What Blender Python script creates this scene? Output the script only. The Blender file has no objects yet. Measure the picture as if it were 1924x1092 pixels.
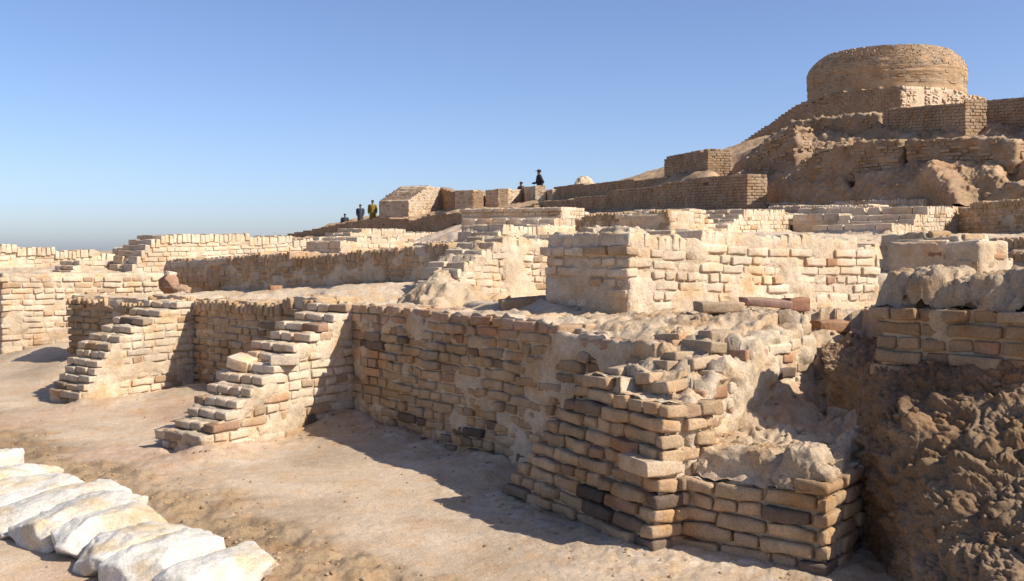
import bpy, math, random
import numpy as np
from mathutils import Vector, Matrix

# ------------------------------------------------------------------ camera
F, CX, HY, CZ = 1870.0, 962.0, 470.0, 1.6
scene = bpy.context.scene
cam_d = bpy.data.cameras.new('camera'); cam = bpy.data.objects.new('camera', cam_d)
scene.collection.objects.link(cam); scene.camera = cam
cam.location = (0, 0, CZ); cam.rotation_euler = (math.radians(90), 0, 0)
cam_d.sensor_width = 36.0; cam_d.lens = 36.0*F/1924.0
cam_d.shift_y = -(546.0-HY)/1924.0
cam_d.clip_start = 0.05; cam_d.clip_end = 6000

# ------------------------------------------------------------------ world and sun
SUN_EL = math.radians(40.0); SUN_AZ = math.radians(113.0)       # clockwise from +Y
world = bpy.data.worlds.new('World'); scene.world = world; world.use_nodes = True
nt = world.node_tree; nt.nodes.clear()
sky = nt.nodes.new('ShaderNodeTexSky'); sky.sky_type = 'NISHITA'; sky.sun_disc = False
sky.sun_elevation = SUN_EL; sky.sun_rotation = SUN_AZ
sky.air_density = 0.75; sky.dust_density = 1.05; sky.ozone_density = 5.0; sky.altitude = 50
bg = nt.nodes.new('ShaderNodeBackground'); bg.inputs['Strength'].default_value = 0.13
wo = nt.nodes.new('ShaderNodeOutputWorld')
tm = nt.nodes.new('ShaderNodeMix'); tm.data_type = 'RGBA'; tm.blend_type = 'MULTIPLY'; tm.inputs[0].default_value = 1
tm.inputs[7].default_value = (1.07, .975, .985, 1); nt.links.new(sky.outputs[0], tm.inputs[6])
nt.links.new(tm.outputs[2], bg.inputs[0]); nt.links.new(bg.outputs[0], wo.inputs[0])
sd = bpy.data.lights.new('sun', 'SUN'); sd.energy = 5.0; sd.angle = math.radians(0.5); sd.color = (1.0, 0.93, 0.82)
sun = bpy.data.objects.new('sun', sd); scene.collection.objects.link(sun)
sdir = Vector((math.sin(SUN_AZ)*math.cos(SUN_EL), math.cos(SUN_AZ)*math.cos(SUN_EL), math.sin(SUN_EL)))
sun.rotation_euler = sdir.to_track_quat('Z', 'Y').to_euler()
sun.location = sdir*60
vs = scene.view_settings
vs.view_transform = 'Standard'; vs.look = 'None'; vs.exposure = 0.43; vs.gamma = 1.0; vs.use_curve_mapping = False

C = scene.collection
rnd = random.Random(11)
rng = np.random.RandomState(5)

# ------------------------------------------------------------------ noise
_perm = rng.permutation(256)
_grad = rng.normal(size=(256, 3)); _grad /= np.linalg.norm(_grad, axis=1)[:, None]
_cell = rng.rand(256, 3)
def _h(i, j, k):
    return _perm[(_perm[(_perm[i & 255]+j) & 255]+k) & 255]
def perlin(p):
    p = np.asarray(p, float)
    i = np.floor(p).astype(np.int64); f = p-i
    u = f*f*f*(f*(f*6-15)+10)
    r = 0
    for dx in (0, 1):
        for dy in (0, 1):
            for dz in (0, 1):
                g = _grad[_h(i[:, 0]+dx, i[:, 1]+dy, i[:, 2]+dz)]
                d = (g*(f-np.array([dx, dy, dz]))).sum(1)
                w = (u[:, 0] if dx else 1-u[:, 0])*(u[:, 1] if dy else 1-u[:, 1])*(u[:, 2] if dz else 1-u[:, 2])
                r = r+d*w
    return r*1.5
def fbm(p, oct=4, gain=.5):
    p = np.asarray(p, float); a = 1.0; r = 0
    for o in range(oct):
        r = r+a*perlin(p*(2.03**o)+o*17.3); a *= gain
    return r
def worley(p):
    p = np.asarray(p, float)
    i = np.floor(p).astype(np.int64); f = p-i
    d1 = np.full(len(p), 9.0); d2 = np.full(len(p), 9.0)
    for dx in (-1, 0, 1):
        for dy in (-1, 0, 1):
            for dz in (-1, 0, 1):
                c = _cell[_h(i[:, 0]+dx, i[:, 1]+dy, i[:, 2]+dz)]
                d = np.sqrt((((c+np.array([dx, dy, dz]))-f)**2).sum(1))
                d2 = np.minimum(d2, np.maximum(d, d1)); d1 = np.minimum(d1, d)
    return d1, d2
def sst(a, b, x):
    t = np.clip((x-a)/(b-a), 0, 1); return t*t*(3-2*t)
def vnoise(p, s, oct=2):
    p = np.asarray(p)
    return np.stack([fbm(p*s+o, oct) for o in (3.1, 47.7, 91.3)], 1)

# ------------------------------------------------------------------ picture-plane survey helpers
def P(px, py, d):
    return ((px-CX)/F*d, d, CZ-(py-HY)/F*d)
def Pg(px, py, z=0.0):
    d = (CZ-z)*F/(py-HY); return P(px, py, d)
def zat(py, d):
    return CZ-(py-HY)/F*d

# ------------------------------------------------------------------ materials
def node(nt, t, **kw):
    n = nt.nodes.new(t)
    for k, v in kw.items():
        setattr(n, k, v)
    return n
def earth_mat(name, src, bump=.5, bscale=55., bdist=.008, var=.22, warm=(1.0, .86, .70), crack=0.0, rough=.95):
    m = bpy.data.materials.new(name); m.use_nodes = True
    t = m.node_tree; t.nodes.clear(); L = t.links.new
    out = node(t, 'ShaderNodeOutputMaterial'); b = node(t, 'ShaderNodeBsdfPrincipled')
    b.inputs['Roughness'].default_value = rough; b.inputs['Specular IOR Level'].default_value = .12
    L(b.outputs[0], out.inputs[0])
    geo = node(t, 'ShaderNodeNewGeometry')
    if src == 'object':
        c = node(t, 'ShaderNodeObjectInfo').outputs['Color']
    else:
        a = node(t, 'ShaderNodeAttribute', attribute_name='Col'); c = a.outputs['Color']
    def noise(scale, det=4, rough_=.6):
        n = node(t, 'ShaderNodeTexNoise'); n.inputs['Scale'].default_value = scale
        n.inputs['Detail'].default_value = det; n.inputs['Roughness'].default_value = rough_
        L(geo.outputs['Position'], n.inputs['Vector']); return n.outputs[0]
    def ramp(fac, p0, c0, p1, c1):
        r = node(t, 'ShaderNodeValToRGB'); e = r.color_ramp.elements
        e[0].position = p0; e[0].color = (*c0, 1); e[1].position = p1; e[1].color = (*c1, 1)
        L(fac, r.inputs[0]); return r.outputs[0]
    def mul(a_, b_):
        x = node(t, 'ShaderNodeMix', data_type='RGBA', blend_type='MULTIPLY'); x.inputs[0].default_value = 1
        L(a_, x.inputs[6]); L(b_, x.inputs[7]); return x.outputs[2]
    lo, hi = 1-var, 1+var
    c = mul(c, ramp(noise(1.7, 3), .3, (lo, lo*.97, lo*.93), .7, (hi, hi, hi)))
    c = mul(c, ramp(noise(13., 5, .65), .3, (1-var*.9,)*3, .7, (1+var*.6,)*3))
    c = mul(c, ramp(noise(95., 4, .7), .32, (.72, .70, .66), .60, (1.08, 1.08, 1.08)))
    c = mul(c, ramp(noise(4.2, 2), .48, (1, 1, 1), .68, warm))
    L(c, b.inputs['Base Color'])
    bp = node(t, 'ShaderNodeBump'); bp.inputs['Strength'].default_value = bump; bp.inputs['Distance'].default_value = bdist
    n1 = noise(bscale, 8, .68)
    if crack > 0:
        v = node(t, 'ShaderNodeTexVoronoi', feature='DISTANCE_TO_EDGE'); v.inputs['Scale'].default_value = 7.
        wv = node(t, 'ShaderNodeVectorMath', operation='MULTIPLY_ADD')
        nn = node(t, 'ShaderNodeTexNoise'); nn.inputs['Scale'].default_value = 9; L(geo.outputs['Position'], nn.inputs['Vector'])
        L(nn.outputs[1], wv.inputs[0]); wv.inputs[1].default_value = (.16, .16, .16); L(geo.outputs['Position'], wv.inputs[2])
        L(wv.outputs[0], v.inputs['Vector'])
        mr = node(t, 'ShaderNodeMapRange'); mr.inputs[1].default_value = 0; mr.inputs[2].default_value = .035
        mr.inputs[3].default_value = -crack; mr.inputs[4].default_value = 0; L(v.outputs['Distance'], mr.inputs[0])
        ad = node(t, 'ShaderNodeMath', operation='ADD'); L(n1, ad.inputs[0]); L(mr.outputs[0], ad.inputs[1]); n1 = ad.outputs[0]
    L(n1, bp.inputs['Height'])
    L(bp.outputs[0], b.inputs['Normal'])
    return m
M = {}
M['brick'] = earth_mat('sun_dried_brick', 'object', bump=.65, bscale=45, bdist=.014)
M['brickmesh'] = earth_mat('far_brick', 'attr', bump=.5, bscale=30, bdist=.012, var=.18)
M['mud'] = earth_mat('mud_mortar', 'attr', bump=.75, bscale=26, bdist=.024, crack=.0)
M['silt'] = earth_mat('silt_floor', 'attr', bump=.65, bscale=24, bdist=.016, var=.13, warm=(1.0, .9, .8))
M['clod'] = earth_mat('damp_clods', 'attr', bump=.9, bscale=40, bdist=.022, var=.25)
M['lime'] = earth_mat('limestone', 'attr', bump=.6, bscale=18, bdist=.02, var=.14, warm=(.95, .80, .60), rough=.8)
def plain_mat(name, col, rough=.85):
    m = bpy.data.materials.new(name); m.use_nodes = True
    t = m.node_tree; b = t.nodes['Principled BSDF']; b.inputs['Roughness'].default_value = rough
    n = node(t, 'ShaderNodeTexNoise'); n.inputs['Scale'].default_value = 14
    r = node(t, 'ShaderNodeValToRGB'); r.color_ramp.elements[0].color = (*[c*.75 for c in col], 1)
    r.color_ramp.elements[1].color = (*[min(1, c*1.25) for c in col], 1)
    t.links.new(n.outputs[0], r.inputs[0]); t.links.new(r.outputs[0], b.inputs['Base Color'])
    return m

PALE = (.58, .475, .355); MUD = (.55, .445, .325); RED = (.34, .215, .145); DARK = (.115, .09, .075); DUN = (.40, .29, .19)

# ------------------------------------------------------------------ mesh helpers
def mesh_obj(name, verts, faces, mat, parent=None, col=None, smooth=True):
    me = bpy.data.meshes.new(name)
    verts = np.asarray(verts, np.float32); nv = len(verts)
    faces = np.asarray(faces, np.int32); nf, k = faces.shape
    me.vertices.add(nv); me.vertices.foreach_set('co', verts.ravel())
    me.loops.add(nf*k); me.loops.foreach_set('vertex_index', faces.ravel())
    me.polygons.add(nf); me.polygons.foreach_set('loop_start', np.arange(0, nf*k, k, dtype=np.int32))
    me.polygons.foreach_set('loop_total', np.full(nf, k, np.int32))
    me.polygons.foreach_set('use_smooth', np.full(nf, smooth, bool))
    me.update(calc_edges=True); me.validate()
    if col is not None:
        ca = me.color_attributes.new('Col', 'FLOAT_COLOR', 'POINT')
        c = np.ones((nv, 4), np.float32); c[:, :3] = col
        ca.data.foreach_set('color', c.ravel())
    me.materials.append(mat)
    o = bpy.data.objects.new(name, me); C.objects.link(o)
    if parent is not None:
        o.parent = parent
    return o
def grid_faces(nu, nv, off=0):
    i = np.arange(nu*nv).reshape(nu, nv)
    return np.stack([i[:-1, :-1], i[1:, :-1], i[1:, 1:], i[:-1, 1:]], -1).reshape(-1, 4)+off
def weld(me, d=.0008):
    import bmesh
    b = bmesh.new(); b.from_mesh(me); bmesh.ops.remove_doubles(b, verts=b.verts, dist=d)
    bmesh.ops.recalc_face_normals(b, faces=b.faces); b.to_mesh(me); b.free()
def thing(name, label, cat, loc=(0, 0, 0), rz=0, group=None):
    o = bpy.data.objects.new(name, None); C.objects.link(o); o.location = loc; o.rotation_euler = (0, 0, rz)
    return tag(o, label, cat, group)
def tag(o, label, cat, group=None):
    o['label'] = label; o['category'] = cat
    if group: o['group'] = group
    return o
def struct(o, kind='structure'):
    o['kind'] = kind; return o

def box_grid(nx, ny, nz, lx, ly, lz, edge):
    """surface of a box as welded quads, grid lines crowded to the edges"""
    def lines(n, l):
        if n == 1: return np.array([-l/2, l/2])
        if n == 2: return np.array([-l/2, 0, l/2])
        e = min(edge, l*.3)
        return np.concatenate([[-l/2], np.linspace(-l/2+e, l/2-e, n-1), [l/2]])
    X, Y, Z = lines(nx, lx), lines(ny, ly), lines(nz, lz)
    idx = {}; V = []; Fc = []
    def v(i, j, k):
        if (i, j, k) not in idx:
            idx[(i, j, k)] = len(V); V.append((X[i], Y[j], Z[k]))
        return idx[(i, j, k)]
    for i in range(nx):
        for j in range(ny):
            Fc.append((v(i, j, 0), v(i, j+1, 0), v(i+1, j+1, 0), v(i+1, j, 0)))
            Fc.append((v(i, j, nz), v(i+1, j, nz), v(i+1, j+1, nz), v(i, j+1, nz)))
    for i in range(nx):
        for k in range(nz):
            Fc.append((v(i, 0, k), v(i+1, 0, k), v(i+1, 0, k+1), v(i, 0, k+1)))
            Fc.append((v(i, ny, k), v(i, ny, k+1), v(i+1, ny, k+1), v(i+1, ny, k)))
    for j in range(ny):
        for k in range(nz):
            Fc.append((v(0, j, k), v(0, j, k+1), v(0, j+1, k+1), v(0, j+1, k)))
            Fc.append((v(nx, j, k), v(nx, j+1, k), v(nx, j+1, k+1), v(nx, j, k+1)))
    return np.array(V, float), np.array(Fc)
def round_box(V, dims, r):
    h = np.array(dims)/2; inner = np.clip(V, -(h-r), h-r); d = V-inner
    l = np.linalg.norm(d, axis=1); k = l > r
    V = V.copy(); V[k] = inner[k]+d[k]*(r/l[k])[:, None]; return V

# ------------------------------------------------------------------ brick kit (shared meshes)
BW, BH, BL, CH = .130, .066, .270, .079
def brick_data(kind, n, worn):
    out = []
    for q in range(n):
        if kind == 'stretcher': dims = (BL, BW, BH)
        elif kind == 'header': dims = (BW, BL*.8, BH)
        elif kind == 'rowlock': dims = (.072, BL, .145)
        V, Fc = box_grid(4 if kind == 'stretcher' else 3, 3, 3, *dims, .007+.006*worn)
        V = round_box(V, dims, .003+.006*worn)
        seed = rnd.random()*90
        V = V+vnoise(V+seed, 9, 2)*(.004+.007*worn)+vnoise(V+seed+5, 34, 1)*.0045
        if kind == 'rowlock':
            top = sst(0, .07, V[:, 2]); V[:, 0] *= 1-.30*top*worn; V[:, 2] -= top*.05*worn*(.5+fbm((V+seed)*11, 1)*.8+(V[:, 1]*3)**2)
        me = bpy.data.meshes.new('brick_'+kind)
        me.from_pydata(V.tolist(), [], Fc.tolist()); me.polygons.foreach_set('use_smooth', np.ones(len(Fc), bool)); me.update()
        me.materials.append(M['brick']); out.append(me)
    return out
KIT = {(k, w): brick_data(k, 9, w) for k in ('stretcher', 'header', 'rowlock') for w in (0.35, 1.0, 1.7)}
DIM = {'stretcher': (BL, BW, BH), 'header': (BW, BL*.8, BH), 'rowlock': (.072, BL, .145)}

def jit(c, a=.10):
    k = 1+rnd.uniform(-a, a); w = rnd.uniform(-a*.35, a*.35)
    return (c[0]*k*(1+w), c[1]*k, c[2]*k*(1-w))
BASES = []     # foot points of walls, for the terrain survey
class Path:
    def __init__(s, pts, fine=True):
        p = np.array(pts, float)
        if len(p) > 2 and fine:      # smooth a bent plan line
            n = 40; t = np.linspace(0, len(p)-1, n); q = []
            for x in t:
                i = min(int(x), len(p)-2); f = x-i
                a = p[max(i-1, 0)]; b = p[i]; c = p[i+1]; d = p[min(i+2, len(p)-1)]
                q.append(.5*((2*b)+(c-a)*f+(2*a-5*b+4*c-d)*f*f+(3*b-3*c+d-a)*f**3))
            p = np.array(q)
        s.p = p; sg = np.linalg.norm(np.diff(p, axis=0), axis=1); s.c = np.concatenate([[0], np.cumsum(sg)]); s.L = s.c[-1]
    def at(s, t):
        t = np.asarray(t, float)
        x = np.interp(t, s.c, s.p[:, 0]); y = np.interp(t, s.c, s.p[:, 1])
        e = .03*s.L
        a = np.clip(t-e, 0, s.L-2*e); b = a+2*e
        tx = np.interp(b, s.c, s.p[:, 0])-np.interp(a, s.c, s.p[:, 0]); ty = np.interp(b, s.c, s.p[:, 1])-np.interp(a, s.c, s.p[:, 1])
        l = np.hypot(tx, ty); return x, y, tx/l, ty/l
    def f_of_px(s, px):
        t = np.linspace(0, s.L, 400); x, y, _, _ = s.at(t)
        q = CX+F*x/y; return float(t[np.argmin(abs(q-px))]/s.L)

def wall(name, label, pts, top, bot, th=.45, cap='rowlock', mode='obj', mud=.25, mudlow=.35, recess=.012, proud=.008,
         worn=1.0, red=.006, dark=.004, dun=.12, back=None, ends='LR', batter=0.0, ragged=.25, group=None, cat='brick wall', col=PALE, mudcol=MUD,
         res=.03, below=3, amp=.010, survey=True, limit=300, raw=False, settle=.012, prot=.006, skip=None, colfn=None, slump=0.0, lower_dark=0.0, stag=0, mudx=None):
    """top/bot: lists of (px, py) read along the front line, or (fraction, z) when raw"""
    pth = pts if isinstance(pts, Path) else Path(pts)
    L = pth.L
    def conv(lst):
        r = []
        for a, b in lst:
            if raw: r.append((a, b))
            else:
                f = pth.f_of_px(a); d = float(pth.at(f*L)[1]); r.append((f, zat(b, d)))
        r.sort(); return np.array(r)
    T, B = conv(top), conv(bot)
    zb = lambda f: np.interp(f, B[:, 0], B[:, 1])
    ht = lambda f: np.interp(f, T[:, 0], T[:, 1])-zb(f)
    capH = {'rowlock': .115, 'mud': .05, 'flat': 0.0}[cap]
    body = lambda f: np.maximum(ht(f)-capH, 0.0)
    ncrs = lambda f: np.floor(body(f)/CH+.25)
    x0, y0, tx, ty = [float(v) for v in pth.at(0.0)]
    zc = float(zb(.5))
    root = thing(name, label, cat, (0, 0, 0), 0, group); root['kind'] = 'thing'
    mx, my, _, _ = pth.at(L/2); root.location = (float(mx), float(my), zc)
    inv = Matrix.Translation(-Vector(root.location))
    items = []   # kind, s, n, z, extra rot, faces, tint
    seedk = rnd.random()*50
    sett = lambda s, z: settle*float(perlin(np.array([[s*1.1+seedk, z*.6, seedk]]))[0])
    nmax = int(ncrs(np.linspace(0, 1, 200)).max())
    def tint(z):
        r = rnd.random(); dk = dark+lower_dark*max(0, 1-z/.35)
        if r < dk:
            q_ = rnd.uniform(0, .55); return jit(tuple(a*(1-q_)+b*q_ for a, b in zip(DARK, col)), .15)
        if r < dk+red: return jit(RED, .18)
        if r < dk+red+dun: return jit(DUN, .15)
        return jit(col, .06)
    for k in range(-below, nmax):
        z = (k+.5)*CH
        fsx = np.linspace(0, 1, 240); ok_ = np.nonzero(ncrs(fsx) > k)[0]
        if k >= 0 and len(ok_) == 0: continue
        s = float(fsx[ok_[0]]*L) if k >= 0 and ok_[0] > 2 else (-rnd.uniform(0, .05) if (k+stag) % 2 else 0.0)
        if k >= 0 and ok_[0] > 2: s += rnd.uniform(-.02, .02)
        hd = (k+stag) % 2 == 1
        while s < L-.03:
            h = hd if rnd.random() < .78 else not hd
            l = (BW if h else BL)*rnd.uniform(.93, 1.06)
            if L-s-l < .05: l = L-s
            if l > BL*1.15: l = BL
            f = (s+l/2)/L
            jr = rnd.uniform(-1, 1)*ragged*.5
            n_here = math.floor(float(body(f))/CH+.25+jr)
            if k < n_here:
                w = BL*.8 if h else BW
                exposed = k >= n_here-1 or k >= ncrs(min(1, f+.12/L)) or k >= ncrs(max(0, f-.12/L))-1
                p = rnd.uniform(-prot, prot*1.3)
                kind = 'header' if h else 'stretcher'
                if skip is None or not skip(f, z):
                    items.append((kind, s+l/2, w/2-p+batter*max(0, k), z, rnd.uniform(-.03, .03), l/DIM[kind][0]*.955, tint(z), 0))
                if exposed and (cap != 'rowlock' or k < n_here-1 or True) and th > .3:
                    n = w+.012
                    while n < th-.06:
                        w2 = BL*.8 if rnd.random() < .6 else BW
                        kd = 'header' if w2 > BW else 'stretcher'
                        if n+w2 > th: kd, w2 = 'stretcher', BW
                        items.append((kd, s+l/2, n+w2/2, z+rnd.uniform(-.004, .004), rnd.uniform(-.04, .04), l/DIM[kd][0]*.955, tint(z), 0))
                        n += w2+.012
            s += l+.010
        for e in ends:        # end faces
            fe = .015 if e == 'L' else .985
            if k < math.floor(float(body(fe))/CH+.25):
                n = (BW if not hd else BL*.8)+.012+batter*max(0, k)
                while n < th-.05:
                    l = (BL if hd else BW)*rnd.uniform(.95, 1.05); l = min(l, th-n)
                    kd = 'stretcher' if l > BW*1.4 else 'header'; w = DIM[kd][1]
                    p = rnd.uniform(-prot, prot*1.3)
                    items.append((kd, (w/2-p) if e == 'L' else L-w/2+p, n+l/2, z, math.pi/2+rnd.uniform(-.03, .03), l/DIM[kd][0]*.955, tint(z), 1))
                    n += l+.010
    if cap == 'rowlock':
        s = 0.0
        while s < L-.03:
            l = .072*rnd.uniform(.9, 1.25); f = min(1, (s+l/2)/L)
            zt = float(ncrs(f))*CH
            if body(f) > .04:
                rows = max(1, int(round(th/(BL+.01)))); dep = th/rows
                for q in range(rows):
                    items.append(('rowlock', s+l/2, dep*(q+.5)-.004+rnd.uniform(-.012, .012), zt+.060+rnd.uniform(-.014, .008)+.03*float(perlin(np.array([[s*2.3+seedk, 1.1, 0]]))[0])-slump*q, rnd.uniform(-.05, .05), l/.072*1.0, jit(col, .07), 2)) if perlin(np.array([[s*1.7+seedk, q*3.0, 2.2]]))[0] > -.38 else None
            s += l+.006
    # world placement
    recs = []
    for kind, s, n, z, r, sx, tn, fc in items:
        x, y, tx, ty = [float(v) for v in pth.at(min(max(s, 0), L))]
        f = min(max(s/L, 0), 1)
        if s < 0: x += tx*s; y += ty*s
        if s > L: x += tx*(s-L); y += ty*(s-L)
        w = (x-ty*n, y+tx*n, float(zb(f))+z+sett(s, z))
        recs.append((w[1]+.35*n+(.5 if fc == 0 and z < 0 else 0), kind, w, math.atan2(ty, tx)+r, sx, colfn(w, tn) if colfn else tn))
    recs.sort(key=lambda a: a[0])
    nobj = limit if mode == 'obj' else 0
    for i, (_, kind, w, r, sx, tn) in enumerate(recs[:nobj]):
        o = bpy.data.objects.new('brick', rnd.choice(KIT[(kind, worn)])); C.objects.link(o)
        o.parent = root; o.location = inv @ Vector(w)
        o.rotation_euler = (rnd.uniform(-.02, .02)+(math.pi if kind != 'rowlock' and rnd.random() < .5 else 0), rnd.uniform(-.018, .018), r)
        o.scale = (sx, rnd.uniform(.97, 1.03), rnd.uniform(.95, 1.05)*CH/.079); o.color = (*tn, 1)
    rest = recs[nobj:]
    if rest:
        V = []; Fc = []; Cl = []
        base = np.array([(a, b, c) for c in (-.5, .5) for b in (-.5, .5) for a in (-.5, .5)])
        bf = np.array([(0, 2, 3, 1), (4, 5, 7, 6), (0, 1, 5, 4), (2, 6, 7, 3), (0, 4, 6, 2), (1, 3, 7, 5)])
        for j, (_, kind, w, r, sx, tn) in enumerate(rest):
            d = np.array(DIM[kind])*(sx, 1, 1)
            v = base*d*(1+rng.uniform(-.07, .07, (8, 3)))
            if kind == 'rowlock': v[4:, :2] *= .72
            cr, sr = math.cos(r), math.sin(r)
            v = np.stack([v[:, 0]*cr-v[:, 1]*sr, v[:, 0]*sr+v[:, 1]*cr, v[:, 2]], 1)+np.array(w)-np.array(root.location)
            V.append(v); Fc.append(bf+8*j); Cl.append(np.repeat([tn], 8, 0))
        o = mesh_obj('brick_courses', np.concatenate(V), np.concatenate(Fc), M['brickmesh'], root, np.concatenate(Cl), smooth=False)
        o['kind'] = 'stuff'
    # mud core
    ns = max(8, int(L/res)); nz = max(6, int(float(ht(np.linspace(0, 1, 50)).max()+below*CH)/res)); nn = max(4, int(th/res))
    ns, nz, nn = min(ns, 260), min(nz, 80), min(nn, 40)
    fill = {'rowlock': .104, 'mud': .045, 'flat': -.004}[cap]
    if cap == 'mud': fill = .05
    fs = np.linspace(0, 1, ns)
    hq = np.min([ncrs(np.clip(fs+o_/L, 0, 1)) for o_ in (-.05, 0, .05)], 0)*CH+fill
    hq = np.where(body(fs) > .03, hq, .02)
    zlow = -below*CH
    gs = []
    def add(S, N, t):
        f = S/L; h = np.interp(f, fs, hq); z = zlow+t*(h-zlow); gs.append((S, N, z, h))
    A, Bm = np.meshgrid(np.linspace(0, L, ns), np.linspace(0, 1, nz), indexing='ij'); shp = [A.shape]
    add(A.ravel(), np.zeros(A.size), Bm.ravel())
    add(A.ravel(), np.full(A.size, th), Bm.ravel()); shp.append(A.shape)
    A, Bm = np.meshgrid(np.linspace(0, L, ns), np.linspace(0, th, nn), indexing='ij'); add(A.ravel(), Bm.ravel(), np.ones(A.size)); shp.append(A.shape)
    A, Bm = np.meshgrid(np.linspace(0, th, nn), np.linspace(0, 1, nz), indexing='ij')
    add(np.zeros(A.size), A.ravel(), Bm.ravel()); add(np.full(A.size, L), A.ravel(), Bm.ravel()); shp += [A.shape, A.shape]
    S = np.concatenate([g[0] for g in gs]); N = np.concatenate([g[1] for g in gs]); Z = np.concatenate([g[2] for g in gs]); Hh = np.concatenate([g[3] for g in gs])
    rr = .035 if cap != 'flat' else .012
    ds = np.where(S < rr, S-rr, np.where(S > L-rr, S-(L-rr), 0)); dn = np.where(N < rr, N-rr, np.where(N > th-rr, N-(th-rr), 0)); dz = np.maximum(0, Z-(Hh-rr))
    l = np.sqrt(ds**2+dn**2+dz**2); k = np.where(l > rr, rr/np.maximum(l, 1e-9), 1)
    fr = N < 1e-6; el = S < 1e-6; er = S > L-1e-6
    S2 = S-ds+ds*k; N2 = N-dn+dn*k; Z2 = Z-dz+dz*k
    q = np.stack([S, N, Z], 1)+seedk
    mk = sst(-.10, .22, fbm(q*np.array([2.2, 2.2, 3.2]), 3)+(mud-.5)*1.2+mudlow*np.clip(1-Z/.35, 0, 1)*.9+(mudx(S/L) if mudx else 0))
    off = recess-mk*(recess+proud)-batter*0
    N2 = N2+np.where(fr, off, 0)+np.maximum(0, Z)/CH*batter*np.clip(1-N2/th, 0, 1); S2 = S2+np.where(el, off, 0)-np.where(er, off, 0)
    x, y, tx, ty = pth.at(np.clip(S2, 0, L)); ex = S2-np.clip(S2, 0, L)
    V = np.stack([x+tx*ex-ty*N2, y+ty*ex+tx*N2, zb(np.clip(S/L, 0, 1))+Z2], 1)
    V = V+vnoise(V, 11, 3)*amp*.6+vnoise(V+9, 40, 1)*amp*.25
    lump = sst(0, .05, Z-(Hh-.06))
    V[:, 2] += lump*(fbm(V*np.array([7, 7, 7])+seedk, 3)*amp*2.2)
    V -= np.array(root.location)
    fa = []; o_ = 0
    for (a, b) in shp:
        fa.append(grid_faces(a, b, o_)); o_ += a*b
    core = mesh_obj('mud_core', V, np.concatenate(fa), M['mud'], root, mudcol)
    weld(core.data)
    if survey:
        for f in np.linspace(0, 1, max(3, int(L/.7))):
            x, y, tx, ty = [float(v) for v in pth.at(f*L)]
            for q_ in (.2, .7) if y > 22 else (.2,):
                BASES.append((x+ty*q_, y-tx*q_, float(zb(f))))
            BASES.append((x-ty*(th+.1), y+tx*(th+.1), float(zb(f))+(.06 if back is None else float(ht(f))-back)))
    return root
def seg(a, b, bow=0):
    """front line from two (px, distance) sightings"""
    p = [((a[0]-CX)/F*a[1], a[1]), ((b[0]-CX)/F*b[1], b[1])]
    if bow:
        m = ((p[0][0]+p[1][0])/2, (p[0][1]+p[1][1])/2+bow); p.insert(1, m)
    return Path(p)

def lump(name, dims, seed, parent=None, mat='mud', col=MUD, amp=.12, r=.35, n=(14, 9, 8), fr=1.0, facet=0.0, loc=None, rot=(0, 0, 0)):
    V, Fc = box_grid(*n, *dims, min(dims)*.18)
    V = round_box(V, dims, min(dims)*r)
    m = min(dims)
    nn = V/np.maximum(np.linalg.norm(V/np.array(dims), axis=1), 1e-6)[:, None]; nn /= np.linalg.norm(nn, axis=1)[:, None]+1e-9
    q = V/m*fr+seed*7.7
    d = fbm(q*.9, 4, .5)*amp*m
    if facet:
        d1, d2 = worley(q*.8); d = d+facet*m*((d2-d1)-.3)
    e1, e2 = worley(q*2.6); d = d+(np.sqrt(np.clip(e2-e1, 0, 1))-.4)*.06*m+fbm(q*4.5, 3, .6)*.035*m
    V = V+nn*d[:, None]+vnoise(q, .7, 2)*amp*m*.4
    o = mesh_obj(name, V, Fc, M[mat], parent, col)
    if loc is not None: o.location = loc
    o.rotation_euler = rot
    return o

# ================================================================== WALLS ROUND THE SHADED_PIT
SHADED_PIT = (.43, .305, .185)  # browner brick for walls in shade; the shade is put into the colour
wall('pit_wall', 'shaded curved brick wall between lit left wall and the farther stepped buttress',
     [(-5.62, 12.6), (-4.75, 12.15), (-3.5, 11.15)], [(0, 1.04), (1, 1.09)], [(0, .06), (1, 0)], raw=True, th=.45, col=SHADED_PIT, mud=.25, dun=.3, recess=.024, prot=.016, worn=1.7)
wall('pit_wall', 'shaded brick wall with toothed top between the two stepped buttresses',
     [(-3.54, 11.1), (-1.85, 9.58)], [(0, 1.10), (1, 1.13)], [(0, 0), (1, 0)], raw=True, th=.45, col=SHADED_PIT, mud=.2, dun=.35, dark=.07, recess=.022, prot=.012)
def w2col(w, t):
    if w[2] > .98: return jit((.42, .275, .185) if rnd.random() < .5 else (.45, .32, .215), .12)
    return t
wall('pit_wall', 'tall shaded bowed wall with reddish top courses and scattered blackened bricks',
     [(-1.5, 9.12), (-.78, 8.22), (-.05, 7.3), (.34, 6.72), (.86, 5.96)], [(0, 1.165), (.5, 1.11), (.72, 1.09), (.86, 1.07), (1, 1.02)], [(0, 0), (1, 0)], raw=True, th=.42, cap='flat', col=SHADED_PIT,
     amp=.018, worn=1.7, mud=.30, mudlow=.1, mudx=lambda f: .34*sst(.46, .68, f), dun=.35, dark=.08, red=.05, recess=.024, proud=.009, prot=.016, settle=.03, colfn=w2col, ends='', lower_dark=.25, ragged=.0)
wall('stepped_buttress', 'nearer stepped brick buttress with loose bricks lying on its steps',
     [(-2.41, 7.73), (-1.43, 9.1)], [(0, .19), (.05, .2), (.59, .80), (.85, 1.03), (1, 1.15)], [(0, 0), (1, 0)], raw=True, th=.52, cap='flat', mud=.42, mudlow=-.1,
     recess=.016, proud=.010, ends='L', cat='buttress', limit=300, dun=.18, ragged=.5, prot=.014)
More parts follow.
